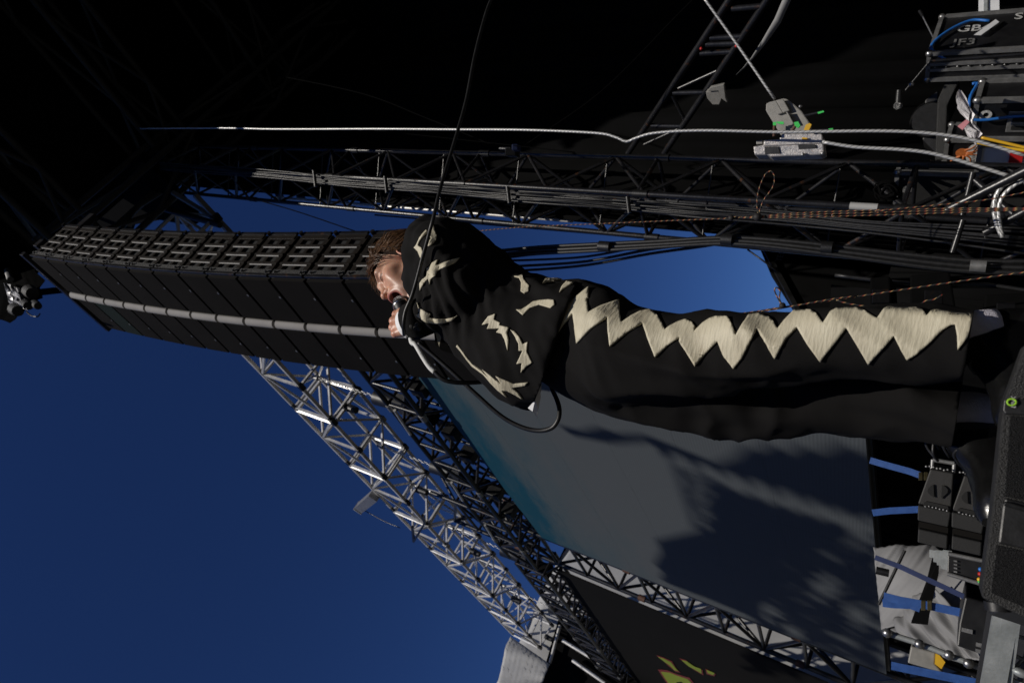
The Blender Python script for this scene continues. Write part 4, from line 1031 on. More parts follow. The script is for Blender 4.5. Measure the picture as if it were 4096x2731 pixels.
ring1 = [head_w((0.105 * math.cos(t), -0.050 + 0.110 * math.sin(t), -0.21 + 0.04 * math.sin(t + 3.14))) for t in [2 * math.pi * k / 28 for k in range(28)]]
b = MB(); b.loft([ring0, ring1], cap=False); jc = b.build('jacket_collar', 'suit', jacket, recalc=False); jc.modifiers.new('thickness', 'SOLIDIFY').thickness = 0.006
ax = (WR - EL).normalized(); ua = ax.orthogonal().normalized(); va = ax.cross(ua)
def ringa(c, r): return [c + ua * r * math.cos(2 * math.pi * k / 24) + va * r * math.sin(2 * math.pi * k / 24) for k in range(24)]
b = MB(); b.loft([ringa(WR - ax * 0.03, 0.043), ringa(WR + ax * 0.020, 0.044)], cap=False); cf = b.build('shirt_cuff', 'shirt', singer, recalc=False); cf.modifiers.new('thickness', 'SOLIDIFY').thickness = 0.005
b = MB(); b.loft([ringa(WR - ax * 0.06, 0.056), ringa(WR - ax * 0.004, 0.055)], cap=False); cf2 = b.build('sleeve_end', 'suit', jacket, recalc=False); cf2.modifiers.new('thickness', 'SOLIDIFY').thickness = 0.006
# cuff buttons
for x, y in ((1650, 1303), (1666, 1310), (1672, 1297), (1678, 1310)):
    h = bvh_of([jacket]).ray_cast(CAM, ray(x, y).normalized())
    if h[0] is not None: MB().ball(h[0] + h[1] * 0.002, 0.0085, 10, 6).build('cuff_button', 'button', jacket)
# shirt tail below the jacket
def dd(x, y): return 1.80 + (y - 1600) * 0.0002
b = MB()
tailp = [(2150, 1545), (2140, 1600), (2112, 1632), (2130, 1645), (2149, 1669), (2153, 1640), (2164, 1585), (2160, 1560), (2158, 1540)]
sheet('shirt_tail', tailp, 1.80, 'shirt', singer, 0.004, lambda x, y: 1.765 + 0.0006 * abs(x - 2140) + 0.0003 * (y - 1600))
sheet('shirt_tail', [(2150, 1480), (2140, 1545), (2128, 1625), (2150, 1600), (2166, 1560), (2164, 1500)], 1.82, 'shirt', singer, 0.004)
# far lapel with its grey shaded patches
sheet('far_lapel', [(1690, 1270), (1735, 1325), (1742, 1380), (1768, 1402), (1850, 1428), (1880, 1440), (1920, 1500), (1938, 1508), (1930, 1450), (1850, 1370), (1780, 1300)], 2.03, 'suit', jacket, 0.03)
sheet('lapel_patch', [(1738, 1318), (1752, 1320), (1768, 1298), (1782, 1290), (1790, 1320), (1796, 1358), (1812, 1372), (1830, 1374), (1812, 1384), (1794, 1380), (1785, 1355), (1778, 1326), (1770, 1328), (1762, 1360), (1757, 1388), (1750, 1365)], 2.022, 'cream', jacket, 0.004)
# ---- shoes and socks
def shoe(heel, toe, name, label=None):
    h_, t_ = Vector(heel), Vector(toe); f = (t_ - h_); L = f.length; f.normalize(); r = f.cross(Z).normalized()
    prof = [(-0.02, 0.026, 0.030, 0.050), (0.0, 0.036, 0.034, 0.070), (0.12, 0.041, 0.036, 0.088), (0.26, 0.043, 0.036, 0.125), (0.38, 0.044, 0.036, 0.122), (0.48, 0.045, 0.036, 0.088), (0.60, 0.047, 0.036, 0.062), (0.75, 0.048, 0.034, 0.046), (0.88, 0.044, 0.032, 0.040), (0.97, 0.034, 0.030, 0.032), (1.02, 0.018, 0.026, 0.022)]
    rings = []
    for u, w, z0, z1 in prof:
        c = h_ + f * (u * L); ring = []
        for k in range(16):
            t = 2 * math.pi * k / 16; cs, sn = math.cos(t), math.sin(t)
            zz = 0.016 + (z1 - 0.0) * max(0, sn) if sn > 0 else 0.016 + 0.004 * sn
            ring.append(c + r * (w * math.copysign(abs(cs) ** 0.75, cs)) + Z * zz)
        rings.append(ring)
    up_ = MB().loft(rings).build(name, 'patent', singer)
    rings = []
    for u, w, z0, z1 in prof:
        c = h_ + f * (u * L + (0.004 if u > .5 else -0.004)); w2 = w + 0.005
        rings.append([c - r * w2 + Z * 0.0, c + r * w2 + Z * 0.0, c + r * w2 + Z * 0.018, c - r * w2 + Z * 0.018])
    MB().loft(rings, smooth=False).build('sole', 'black_rubber', up_, 0.003)
    MB().box(h_ + f * 0.03 - Z * 0.008, f * 0.035, r * 0.034, Z * 0.012).build('heel_block', 'black_rubber', up_, 0.004)
    for i in range(5):   # crossed laces
        c = h_ + f * (L * (0.36 + 0.055 * i)) + Z * (0.140 - 0.020 * i)
        MB().tube([c - r * 0.024 - Z * 0.012, c + Z * 0.002 + f * 0.006, c + r * 0.024 + f * 0.012 - Z * 0.012], 0.0032, 6, 3).build('lace', 'black_rubber', up_)
    c = h_ + f * L * 0.33 + Z * 0.142
    for s_ in (-1, 1):
        MB().tube([c, c + r * 0.03 * s_ + Z * 0.012 + f * 0.01, c + r * 0.05 * s_ + f * 0.03 - Z * 0.015, c + r * 0.022 * s_ + f * 0.035 - Z * 0.004, c], 0.003, 6, 4).build('lace_loop', 'black_rubber', up_)
    return up_
FZ = 1.405
def flat(p, z): return Vector((p.x, p.y, z))
shoe(flat(pxd(3960, 1262, 1.60), FZ), flat(pxd(3960, 1690, 1.47), FZ), 'left_shoe')
shoe(flat(pxd(3930, 1640, 1.76), FZ - 0.006), flat(pxd(3930, 2075, 1.58), FZ - 0.006), 'right_shoe')
for pts in ([pxd(3750, 1335, 1.55), pxd(3870, 1316, 1.555), pxd(3985, 1306, 1.57)], [pxd(3750, 1640, 1.70), pxd(3880, 1632, 1.70), pxd(3990, 1655, 1.71)]):
    MB().tube(pts, 0.034, 16, 4).build('sock', 'sock', singer)

# ---- microphone and its cable
mic = thing('microphone', 'silver-headed black vocal microphone gripped at the singer\'s mouth', 'microphone', MIC_E)
mx_ = (MIC_E - MIC_B).normalized(); L_ = (MIC_E - MIC_B).length
def lathe(c, ax, prof, n=20):
    u = ax.orthogonal().normalized(); v = ax.cross(u)
    return [[c + ax * z + u * r * math.cos(2 * math.pi * k / n) + v * r * math.sin(2 * math.pi * k / n) for k in range(n)] for z, r in prof]
MB().loft(lathe(MIC_B, mx_, [(-0.026, 0.001), (-0.0245, 0.008), (-0.020, 0.0155), (-0.012, 0.0215), (0.0, 0.0245), (0.006, 0.0245)])).build('head_grille', 'mic_mesh', mic)
MB().loft(lathe(MIC_B, mx_, [(0.005, 0.0252), (0.008, 0.0258), (0.013, 0.0258), (0.015, 0.0250)])).build('ring', 'mic_ring', mic)
MB().loft(lathe(MIC_B, mx_, [(0.014, 0.0243), (0.024, 0.0222), (0.036, 0.0190), (0.048, 0.0180), (L_ + 0.0, 0.0118)])).build('handle', 'black_paint', mic)
tape_pts = [MIC_E - mx_ * 0.01, MIC_E + mx_ * 0.02, pxc(1662, 1378, 1.92), pxc(1690, 1425, 1.90), pxc(1716, 1465, 1.885), pxc(1740, 1488, 1.875)]
MB().tube(tape_pts, 0.0072, 10, 5).build('taped_plug', 'white_tape', mic)
cord = thing('microphone_cable', 'black microphone cable looping from the singer\'s hand past his jacket', 'cable', pxc(1740, 1488, 1.875))
MB().tube([pxc(1735, 1484, 1.876), pxc(1765, 1513, 1.87), pxc(1800, 1526, 1.87), pxc(1860, 1531, 1.88), pxc(1950, 1524, 1.93), pxc(2010, 1500, 2.0)], 0.0065, 8, 6).build('cord', 'black_rubber', cord)
MB().tube([pxc(1672, 1370, 1.97), pxc(1720, 1410, 1.96), pxc(1800, 1480, 1.94), pxc(1900, 1572, 1.92), pxc(2000, 1660, 1.9), pxc(2080, 1705, 1.88), pxc(2150, 1722, 1.86), pxc(2205, 1712, 1.84), pxc(2232, 1680, 1.83), pxc(2238, 1640, 1.84), pxc(2228, 1600, 1.87), pxc(2205, 1545, 1.93), pxc(2180, 1450, 1.97)], 0.0065, 8, 6).build('cord', 'black_rubber', cord)
c2 = thing('overhead_cable', 'black cable running from the top edge across the singer\'s sleeve to his cuff', 'cable', pxc(1620, 1345, 1.90))
jb2 = bvh_of([jacket, jc, cf2])
def over(x, y, c):
    r = ray(x, y); h = jb2.ray_cast(CAM, r.normalized())
    if h[0] is not None: c = min(c, h[3] / r.length - 0.012)
    return pxc(x, y, c)
MB().tube([pxc(2200, -900, 2.5), pxc(2060, -350, 2.35), pxc(1985, -60, 2.25), pxc(1945, 50, 2.2), pxc(1900, 220, 2.12), pxc(1865, 400, 2.05), pxc(1820, 560, 1.98), pxc(1765, 740, 1.90), over(1735, 865, 1.86), over(1720, 920, 1.86), over(1707, 970, 1.86), over(1690, 1030, 1.86), over(1676, 1085, 1.86), over(1661, 1140, 1.86), over(1645, 1190, 1.86), over(1622, 1245, 1.87), over(1614, 1300, 1.88), over(1617, 1340, 1.91)], 0.0052, 8, 5).build('cord', 'black_rubber', c2)
# ------------------------------------------------------------------ rope materials (pattern runs along the rope)
def rope_mat(name, base, alt, fr, twist, metal=0.0, rough=0.5, bump=0.4, alt2=None, thr=0.62):
    m = bpy.data.materials.new(name); m.use_nodes = True; n = m.node_tree.nodes; l = m.node_tree.links; bs = n['Principled BSDF']
    uv = n.new('ShaderNodeUVMap'); sp = n.new('ShaderNodeSeparateXYZ'); l.new(uv.outputs[0], sp.inputs[0])
    a = n.new('ShaderNodeMath'); a.operation = 'MULTIPLY'; l.new(sp.outputs[0], a.inputs[0]); a.inputs[1].default_value = fr
    b = n.new('ShaderNodeMath'); b.operation = 'MULTIPLY_ADD'; l.new(sp.outputs[1], b.inputs[0]); b.inputs[1].default_value = twist; l.new(a.outputs[0], b.inputs[2])
    f = n.new('ShaderNodeMath'); f.operation = 'FRACT'; l.new(b.outputs[0], f.inputs[0])
    cr = n.new('ShaderNodeValToRGB'); cr.color_ramp.interpolation = 'CONSTANT' if alt2 else 'LINEAR'; e = cr.color_ramp.elements
    e[0].position = 0.0; e[0].color = (*base, 1); e[1].position = thr; e[1].color = (*alt, 1)
    if alt2:
        q = cr.color_ramp.elements.new(thr + (1 - thr) * 0.5); q.color = (*alt2, 1)
    l.new(f.outputs[0], cr.inputs[0]); l.new(cr.outputs[0], bs.inputs['Base Color'])
    bs.inputs['Roughness'].default_value = rough; bs.inputs['Metallic'].default_value = metal
    bp = n.new('ShaderNodeBump'); bp.inputs['Strength'].default_value = bump; bp.inputs['Distance'].default_value = 0.004
    pp = n.new('ShaderNodeMath'); pp.operation = 'PINGPONG'; l.new(b.outputs[0], pp.inputs[0]); pp.inputs[1].default_value = 0.5
    l.new(pp.outputs[0], bp.inputs['Height']); l.new(bp.outputs[0], bs.inputs['Normal'])
    MATS[name] = m
rope_mat('wire_rope', (0.16, 0.16, 0.16), (0.62, 0.62, 0.61), 28, 2, 0.4, 0.4, 0.6, None, 0.5)
rope_mat('cord_rope', (0.012, 0.010, 0.010), (0.28, 0.025, 0.018), 24, 1, 0.0, 0.7, 0.3, (0.38, 0.28, 0.11), 0.68)
def path(pts, d): return [pxd(x, y, d if not callable(d) else d(x)) for x, y in pts]
# ------------------------------------------------------------------ riser and front monitor
b = MB(); rc = (LAN + RAN) / 2
b.box(Vector((rc.x - 0.06, rc.y + 0.12, (DECK + FZ - 0.026) / 2)), Vector((0.36, 0.12, 0)), Vector((-0.08, 0.30, 0)), Z * ((FZ - 0.026 - DECK) / 2))
tag(b.build('riser', 'deck', bevel=0.008), 'low black riser under the singer\'s shoes', 'riser')
fm = thing('stage_monitor', 'black textured monitor speaker with mesh grilles at the singer\'s feet', 'speaker', flat(pxd(4000, 1800, 1.1), 1.22))
FL, FK = pxd(3924, 2385, 1.30), pxd(4012, 1620, 1.30)
fd = (FK - FL); fd.z = 0; fn = Vector((fd.y, -fd.x, 0)).normalized()
if fn.dot(CAM - FL) < 0: fn = -fn
def fp(x, y, o=0.0): return pxplane(x, y, FL + fn * o, fn)
def fpoly(name, pts, o, mat, th, bevel=0.0):
    return MB().prism([fp(x, y, o) for x, y in pts], -fn * th).build(name, mat, fm, bevel)
fpoly('cabinet', [(4012, 1622), (3978, 1961), (3939, 2263), (3924, 2375), (3932, 2392), (4290, 2560), (4330, 1640)], 0.0, 'black_tex', 0.10, 0.004)
fpoly('grille', [(4042, 1660), (4020, 1985), (4230, 2030), (4260, 1680)], 0.004, 'mesh_grille', 0.01)
fpoly('grille', [(3990, 2180), (3965, 2370), (4260, 2500), (4260, 2240)], 0.004, 'mesh_grille', 0.01)
fpoly('horn_mouth', [(4020, 1990), (4010, 2025), (3992, 2172), (4250, 2230), (4260, 2050)], 0.006, 'black_rubber', 0.012, 0.003)
fpoly('horn_lip', [(4022, 2003), (4008, 2020), (4200, 2075), (4200, 2055)], 0.016, 'black_paint', 0.012, 0.002)
fpoly('link_plate', [(4016, 1596), (4011, 1640), (4020, 1655), (4200, 1665), (4200, 1590)], 0.008, 'black_rubber', 0.02, 0.002)
ringp = [fp(4047 + 18 * math.cos(t) * 1.0, 1608 + 13 * math.sin(t), 0.012) for t in [k * 2 * math.pi / 20 for k in range(21)]]
MB().tube(ringp, 0.0014, 6, 1).build('link_ring', 'ring_green', fm)
text_mesh('lettering', 'LINK', 'stencil', fm, fp(4062, 1632, 0.010), (fp(4062, 1600, 0.01) - fp(4062, 1632, 0.01)), Z, 0.006, 0.001)
MB().prism([FK + Z * 0, pxd(4100, 1375, 1.28), pxd(4300, 1400, 1.28), pxd(4300, 1640, 1.30)], VIEW * 0.1).build('side_panel', 'black_tex', fm, 0.004)
MB().cyl(fp(3990, 2405, -0.03), fp(3995, 2440, -0.03), 0.018, n=10).build('rubber_foot', 'black_rubber', fm)

# ------------------------------------------------------------------ side fill speakers below the screen
def sidefill(ox, oy, lab):
    th = thing('side_fill_speaker', lab, 'speaker', pxd(3760 + ox / 3.135, 2000 + oy / 3.135, 4.6), 'side fill speakers below the screen')
    def q(pts, d): return [pxd(3600 + (x + ox) / 3.135, 1800 + (y + oy) / 3.135, d) for x, y in pts]
    MB().prism(q([(380, 235), (670, 290), (640, 755), (225, 670)], 4.6), VIEW * 0.35).build('side_panel', 'sidefill_grey', th, 0.006)
    for cxp, sg in ((425, -1), (520, 1)):
        arc = [(cxp + 6 * sg, 430 if sg < 0 else 440)] + [(cxp + sg * (8 + 72 * math.sin(math.pi * k / 10)), 425 + 165 * k / 10) for k in range(1, 10)] + [(cxp - 2 * sg, 590 if sg < 0 else 605)]
        MB().prism(q(arc, 4.585), VIEW * 0.01).build('recess_shade', 'hole_shade', th)  # raised black half disc painted as the shade of a handle cut-out
    MB().prism(q([(300, 655), (330, 640), (600, 700), (610, 760), (290, 700)], 4.58), VIEW * 0.02).build('slot_shade', 'hole_shade', th)  # raised black plate painted as the shade of a slot
    MB().prism(q([(225, 690), (640, 775), (605, 965), (220, 880)], 4.6), VIEW * 0.35).build('grille', 'sidefill_dark', th, 0.006)
    MB().prism(q([(235, 890), (605, 970), (600, 1070), (225, 985)], 4.66), VIEW * 0.3).build('slot', 'pa_front', th)
    MB().prism(q([(228, 985), (600, 1068), (590, 1240), (220, 1155)], 4.6), VIEW * 0.35).build('grille', 'sidefill_dark', th, 0.006)
    strut(th, 'handle_bar', q([(410, 120)], 4.7)[0], q([(680, 165)], 4.7)[0], 0.012, 'dull_aluminium')
    strut(th, 'handle_post', q([(410, 120)], 4.7)[0], q([(400, 240)], 4.7)[0], 0.010, 'dull_aluminium')
    strut(th, 'handle_post', q([(680, 165)], 4.7)[0], q([(672, 285)], 4.7)[0], 0.010, 'dull_aluminium')
    rr = random.Random(ox)
    for i in range(7):
        x = 340 + 45 * i; MB().ball(q([(x - 10, 195 + 9 * i + rr.uniform(-12, 12))], 4.62)[0], 0.007, 6, 4).build('rigging_pin', 'dull_aluminium', th)
        MB().ball(q([(x - 20, 700 + 9 * i + rr.uniform(-10, 10))], 4.57)[0], 0.006, 6, 4).build('rigging_pin', 'dull_aluminium', th)
M('sidefill_grey', (0.020, 0.019, 0.018), (0.017, 0.016, 0.015), 0.6, 0.0, 20, 0.15, 200)
M('sidefill_dark', (0.011, 0.011, 0.011), (0.009, 0.009, 0.009), 0.7, 0.0, 20, 0.3, 300)
sidefill(0, 0, 'grey-sided fill speaker standing upper of the two below the screen')
sidefill(425, 85, 'grey-sided fill speaker half hidden behind the singer\'s toe')
# rack and grey frame behind them
rk = thing('equipment_rack', 'small open rack with coloured plugs beside the monitor speaker', 'rack', pxd(3860, 2250, 4.9))
def Q2(pts, d): return [pxd(3400 + x / 2.953, 2200 + y / 2.953, d) for x, y in pts]
MB().prism(Q2([(1160, 40), (1600, 130), (1590, 400), (1150, 270)], 4.9), VIEW * 0.3).build('case', 'case_black', rk, 0.004)
for i in range(4): MB().prism(Q2([(1225, 115 + 42 * i), (1265, 122 + 42 * i), (1265, 140 + 42 * i), (1225, 132 + 42 * i)], 4.885), VIEW * 0.01).build('switch', 'dull_aluminium', rk)
for (x, y), mt in (((1545, 225), 'blue_cable'), ((1540, 280), 'red_paint'), ((1530, 345), 'yellow_cable'), ((1528, 378), 'green_tape')):
    MB().ball(Q2([(x, y)], 4.88)[0], 0.013, 8, 6).build('plug', mt, rk)
strut(rk, 'edge_rail', Q2([(1160, 40)], 4.88)[0], Q2([(1600, 130)], 4.88)[0], 0.012, 'dull_aluminium'); strut(rk, 'edge_rail', Q2([(1150, 275)], 4.88)[0], Q2([(1590, 410)], 4.88)[0], 0.012, 'dull_aluminium')
gf = thing('slotted_stand', 'pale grey slotted metal stand beside the fill speakers', 'stand', pxd(3770, 2220, 5.0))
for a_, b__ in (((990, 0), (985, 90)), ((1055, 0), (1065, 105)), ((1065, 100), (1080, 175)), ((1150, 0), (1145, 190))): strut(gf, 'upright', Q2([a_], 5.0)[0], Q2([b__], 5.0)[0], 0.022, 'galvanised', True)
for a_, b__ in (((985, 90), (1065, 105)), ((1075, 170), (1150, 190))): strut(gf, 'foot_bar', Q2([a_], 5.0)[0], Q2([b__], 5.0)[0], 0.022, 'galvanised', True)

# ------------------------------------------------------------------ black masking and white sheet below the screen
drape(stw(4.6, 4.3, 0), stw(8.9, 4.4, 0), 0.02, 2.6, 'black_cloth', 'under_screen_drape', 'black masking cloth hanging below the right half of the screen', seed=8)
drape(stw(4.6, 4.25, 0), stw(4.6, 5.6, 0), 0.02, 2.2, 'black_cloth', 'gap_drape', 'black cloth closing the gap between tower foot and screen', seed=12)
tarp_sheet('gear_sheet', 'creased white sheet thrown over equipment below the screen', Q2([(280, -30), (1010, -60), (1640, 640), (1750, 1250)], 7.4)[:2] + [Q2([(1700, 640)], 6.6)[0], Q2([(360, 920)], 7.2)[0]], 40, 40, 0.035, 21, 'sheet')
tarp_sheet('gear_sheet', 'crumpled white sheet gathered along the pale pole at the lower corner', [Q2([(420, 900)], 7.1)[0], Q2([(980, 420)], 6.9)[0], Q2([(1760, 1300)], 6.3)[0], Q2([(1100, 1250)], 6.6)[0]], 34, 30, 0.035, 33, 'sheet')
drape(stw(8.8, 4.7, 0), stw(14.5, 4.9, 0), 0.02, 2.3, 'black_cloth', 'corner_drape', 'black cloth behind the straps at the lower left of the screen', seed=15)
pk = thing('black_stand', 'tall black stand crossing in front of the white sheet', 'stand', Q2([(760, 860)], 6.3)[0])
MB().prism(Q2([(975, 70), (1050, 110), (1045, 290), (1000, 480), (940, 760), (920, 880), (720, 860), (800, 640), (900, 380)], 6.3), VIEW * 0.08).build('cloth_leg', 'black_cloth', pk)
strut(pk, 'pole', Q2([(310, 235)], 6.4)[0], Q2([(460, 270)], 6.4)[0], 0.03, 'black_paint')
strut(pk, 'pole', Q2([(650, 0)], 6.6)[0], Q2([(340, 640)], 6.6)[0], 0.012, 'black_paint')
pl = thing('pale_pole', 'pale metal pole lying along the crumpled sheet', 'pole', Q2([(900, 1130)], 6.2)[0])
MB().tube([Q2([p], 6.2)[0] for p in ((400, 960), (560, 1015), (820, 1100), (1150, 1230), (1530, 1380))], 0.022, 8, 3).build('tube', 'galvanised', pl)
for p in ((440, 975), (820, 1105), (1170, 1235), (1400, 1335)): MB().ball(Q2([p], 6.17)[0], 0.035, 8, 6).build('clamp', 'steel', pl)
bx_ = thing('road_case', 'black road case with worn catches behind the blue straps', 'case', Q2([(1500, 950)], 5.6)[0])
MB().prism(Q2([(1360, 545), (1690, 640), (1860, 860), (1700, 1280), (1260, 1130), (1290, 860)], 5.6), VIEW * 0.5).build('body', 'case_black', bx_, 0.01)
for p in ((1380, 945), (1550, 1120), (1545, 1195)): MB().prism(Q2([(p[0] - 60, p[1] - 35), (p[0] + 70, p[1] - 5), (p[0] + 65, p[1] + 45), (p[0] - 65, p[1] + 10)], 5.585), VIEW * 0.01).build('catch', 'dull_aluminium', bx_)
ob = thing('grey_crate', 'grey crate with orange label low beside the screen corner', 'crate', Q2([(850, 1250)], 6.9)[0])
MB().prism(Q2([(720, 1130), (1010, 1210), (1000, 1340), (1100, 1450), (680, 1330)], 6.9), VIEW * 0.4).build('box', 'winch_grey', ob, 0.01)
MB().prism(Q2([(1010, 1215), (1060, 1240), (1125, 1320), (1080, 1400), (1000, 1340)], 6.88), VIEW * 0.05).build('label_flap', 'yellow_cable', ob)
# blue ratchet straps from the foot of the screen
def strap(name_lab, pts, d, w, mat='strap_blue', buckle=None, edge=None):
    th = thing('ratchet_strap', name_lab, 'strap', pxd(*pts[0], d), 'blue ratchet straps'); m = MB()
    P = [pxd(x, y, d) for x, y in pts]; rings = []
    for i, p in enumerate(P):
        dr = (P[min(i + 1, len(P) - 1)] - P[max(0, i - 1)]).normalized(); sd = dr.cross(VIEW).normalized()
        rings.append([p - sd * w - VIEW * 0.002, p + sd * w - VIEW * 0.002, p + sd * w + VIEW * 0.002, p - sd * w + VIEW * 0.002])
    m.loft(rings, smooth=False); m.build('webbing', mat, th)
    for bq in (buckle or []):
        p = pxd(*bq, d - 0.03)
        for k in (-1, 1): MB().box(p + dn * 0.022 * k, dn * 0.016, RIGHT * w * 1.2, VIEW * 0.012).build('buckle', 'brass', th, 0.003)
    return th
strap('blue strap with brass buckle running down from the screen behind the singer\'s leg', [(3480, 1840), (3530, 1855), (3640, 1885), (3680, 1900)], 6.6, 0.027, buckle=[(3693, 1904)])
strap('short end of blue strap between the two fill speakers', [(3800, 1932), (3850, 1945)], 4.9, 0.03)
strap('pale blue strap running level to the upper fill speaker', [(3490, 2050), (3560, 2042), (3680, 2036)], 6.4, 0.026)
strap('blue strap with brass buckle and hook crossing the white sheet', [(3535, 2383), (3600, 2400), (3700, 2418), (3850, 2450), (3960, 2478), (4030, 2490)], 5.9, 0.028, buckle=[(3706, 2420)])
strap('twisted lower tail of blue strap over the black cloth', [(3530, 2410), (3570, 2415), (3640, 2418), (3680, 2432)], 6.0, 0.028)
strap('dark blue strap slanting across the white sheet', [(3500, 2228), (3600, 2265), (3750, 2335), (3900, 2405), (4030, 2475)], 5.8, 0.018, 'strap_dark')
strap('lowest blue strap at the bottom corner of the screen', [(3565, 2660), (3620, 2672), (3750, 2698), (3900, 2728), (3990, 2745)], 6.0, 0.028)
# galvanised barrier post with mesh
ba = thing('crowd_barrier', 'galvanised barrier post with wire mesh at the lower right corner', 'barrier', pxd(4040, 2600, 2.6))
strut(ba, 'post', pxd(4025, 2440, 2.6), pxd(3960, 2800, 2.75), 0.03, 'galvanised', True)
strut(ba, 'post', pxd(4050, 2430, 2.58), pxd(4000, 2800, 2.75), 0.022, 'galvanised', True)
for a_, b__ in (((4060, 2540), (4110, 2555)), ((4060, 2620), (4110, 2645)), ((4030, 2700), (4110, 2620)), ((4030, 2705), (4110, 2745))): strut(ba, 'mesh_wire', pxd(*a_, 2.7), pxd(*b__, 2.7), 0.006, 'galvanised')
MB().ball(pxd(4085, 2690, 2.65), 0.014, 8, 6, (1, 1, 1.6)).build('clip', 'galvanised', ba)

# ------------------------------------------------------------------ flight cases on the stage
def dir_to_az(p0, d, a):
    # length k so that p0 + d*k lies at azimuth a
    sa, ca = math.sin(a), math.cos(a); return -(p0.x * ca - p0.y * sa) / (d.x * ca - d.y * sa)
def case_box(name, label, tx, ty, r, yr, yl, z0, body='case_black', cat='flight case', lid=None, rot=0.0):
    P = pxd(tx, ty, r); d1 = Matrix.Rotation(rot, 3, 'Z') @ T; d2 = Matrix.Rotation(rot, 3, 'Z') @ W
    k1 = dir_to_az(P, d1, az(tx + 40, yr)); k2 = dir_to_az(P, d2, az(tx, yl)); h = P.z - z0
    th = thing(name, label, cat, Vector((P.x, P.y, z0)))
    A = P; B = P + d1 * k1; Cc = P + d2 * k2
    MB().box(P + d1 * k1 / 2 + d2 * k2 / 2 - Z * h / 2, d1 * (k1 / 2 - 0.004), d2 * (k2 / 2 - 0.004), Z * (h / 2 - 0.004)).build('body', body, th)
    e = 0.016
    up_ = -Z * h
    for q0, q1 in ((A, B), (A, Cc), (A, A + up_), (B, B + up_), (Cc, Cc + up_), (B, B + d2 * k2), (Cc, Cc + d1 * k1)):
        strut(th, 'edge_profile', q0, q1, e, 'dull_aluminium', True, roll=(d1 if abs((q1 - q0).normalized().dot(d1)) < 0.5 else Z))
    for q in (A, B, Cc):
        MB().ball(q, 0.030, 10, 6).build('ball_corner', 'steel', th)
    return th, P, d1, d2, k1, k2, h
th, P, d1, d2, k1, k2, h = case_box('flight_case', 'black flight case with GB4 and JF3 stencils and blue cable over it', 3718, 215, 7.0, 70, 318, 1.22)
nf = -d2
text_mesh('lettering', 'GB4', 'stencil', th, P + d1 * k1 * 0.52 - Z * 0.14 + nf * 0.004, -Z, d1, 0.10, 0.004)
text_mesh('lettering', 'JF3', 'stencil_dim', th, P + d1 * k1 * 0.16 - Z * 0.14 + nf * 0.004, -Z, d1, 0.10, 0.004)
text_mesh('lettering', 'ST', 'stencil', th, P + d1 * k1 * 0.76 - Z * 0.52 + nf * 0.004, -Z, d1, 0.10, 0.004)
for f_ in (0.40, 0.62): strut(th, 'hinge_band', P + d2 * k2 * f_ - d1 * 0.004, P + d2 * k2 * f_ - d1 * 0.004 - Z * h, 0.012, 'dull_aluminium', True, roll=d2)
for i in range(12):
    MB().ball(P + d2 * k2 * 0.51 - d1 * 0.012 - Z * (0.05 + 0.08 * i), 0.008, 6, 4).build('rivet', 'steel', th)
P1 = P
cable('blue_cable', [P + d2 * k2 * 0.2 - Z * 0.12 - d1 * 0.02, P + d1 * k1 * 0.1 + nf * 0.02 + Z * 0.0, P + d1 * k1 * 0.45 + nf * 0.03 - Z * 0.07, P + d1 * k1 * 0.74 + nf * 0.03 - Z * 0.22, P + d1 * k1 * 0.70 + nf * 0.03 - Z * 0.36], 0.012, 'blue_cable', 'blue cable draped over the stencilled flight case', 'cable')
tg = MB().prism([P + d1 * k1 * 0.70 + nf * 0.035 - Z * 0.40, P + d1 * k1 * 0.62 + nf * 0.035 - Z * 0.43, P + d1 * k1 * 0.30 + nf * 0.035 - Z * 0.33, P + d1 * k1 * 0.32 + nf * 0.035 - Z * 0.28], nf * 0.002).build('cable_tag', 'case_white', None)
tag(tg, 'white paper tag hanging from the blue cable', 'tag')
th, P, d1, d2, k1, k2, h = case_box('flight_case', 'black flight case with stencilled 6 and recessed handle, blue cable on top', 3910, 402, 6.2, 327, 553, 1.22)
nf2 = -d1
text_mesh('lettering', '6', 'stencil', th, P + d2 * k2 * 0.50 - Z * 0.10 + nf2 * 0.004, -d2, Z, 0.13, 0.004)
text_mesh('lettering', 'BECK', 'stencil_dim', th, P + d2 * k2 * 0.86 - Z * 0.42 + nf2 * 0.004, -d2, Z, 0.09, 0.004)
MB().box(P + d2 * k2 * 0.55 - Z * 0.30 + nf2 * 0.006, d2 * k2 * 0.27, d1 * 0.006, Z * 0.10).build('handle_dish', 'dull_aluminium', th, 0.006)
MB().box(P + d2 * k2 * 0.55 - Z * 0.30 + nf2 * 0.012, d2 * k2 * 0.19, d1 * 0.006, Z * 0.07).build('recess_shade', 'hole_shade', th)  # black plate on the dish painted as the shade of the recess
MB().box(P + d2 * k2 * 0.55 - Z * 0.30 + nf2 * 0.03, d2 * k2 * 0.05, d1 * 0.012, Z * 0.075).build('handle_grip', 'steel', th, 0.006)
cable('blue_cable', [P + d1 * k1 * 0.9 - Z * 0.3 + Z * 0.36, P + d1 * k1 * 0.9 + Z * 0.03, P + d1 * k1 * 0.3 + Z * 0.05 + nf2 * 0.05, P + d2 * k2 * 0.30 + nf2 * 0.06 + Z * 0.02, P + d2 * k2 * 0.38 + nf2 * 0.06 - Z * 0.06, P + d2 * k2 * 0.36 + nf2 * 0.03 - Z * 0.25, P + d2 * k2 * 0.33 + nf2 * 0.03 - Z * 0.6], 0.011, 'blue_cable', 'blue cable running over the case stencilled 6', 'cable')
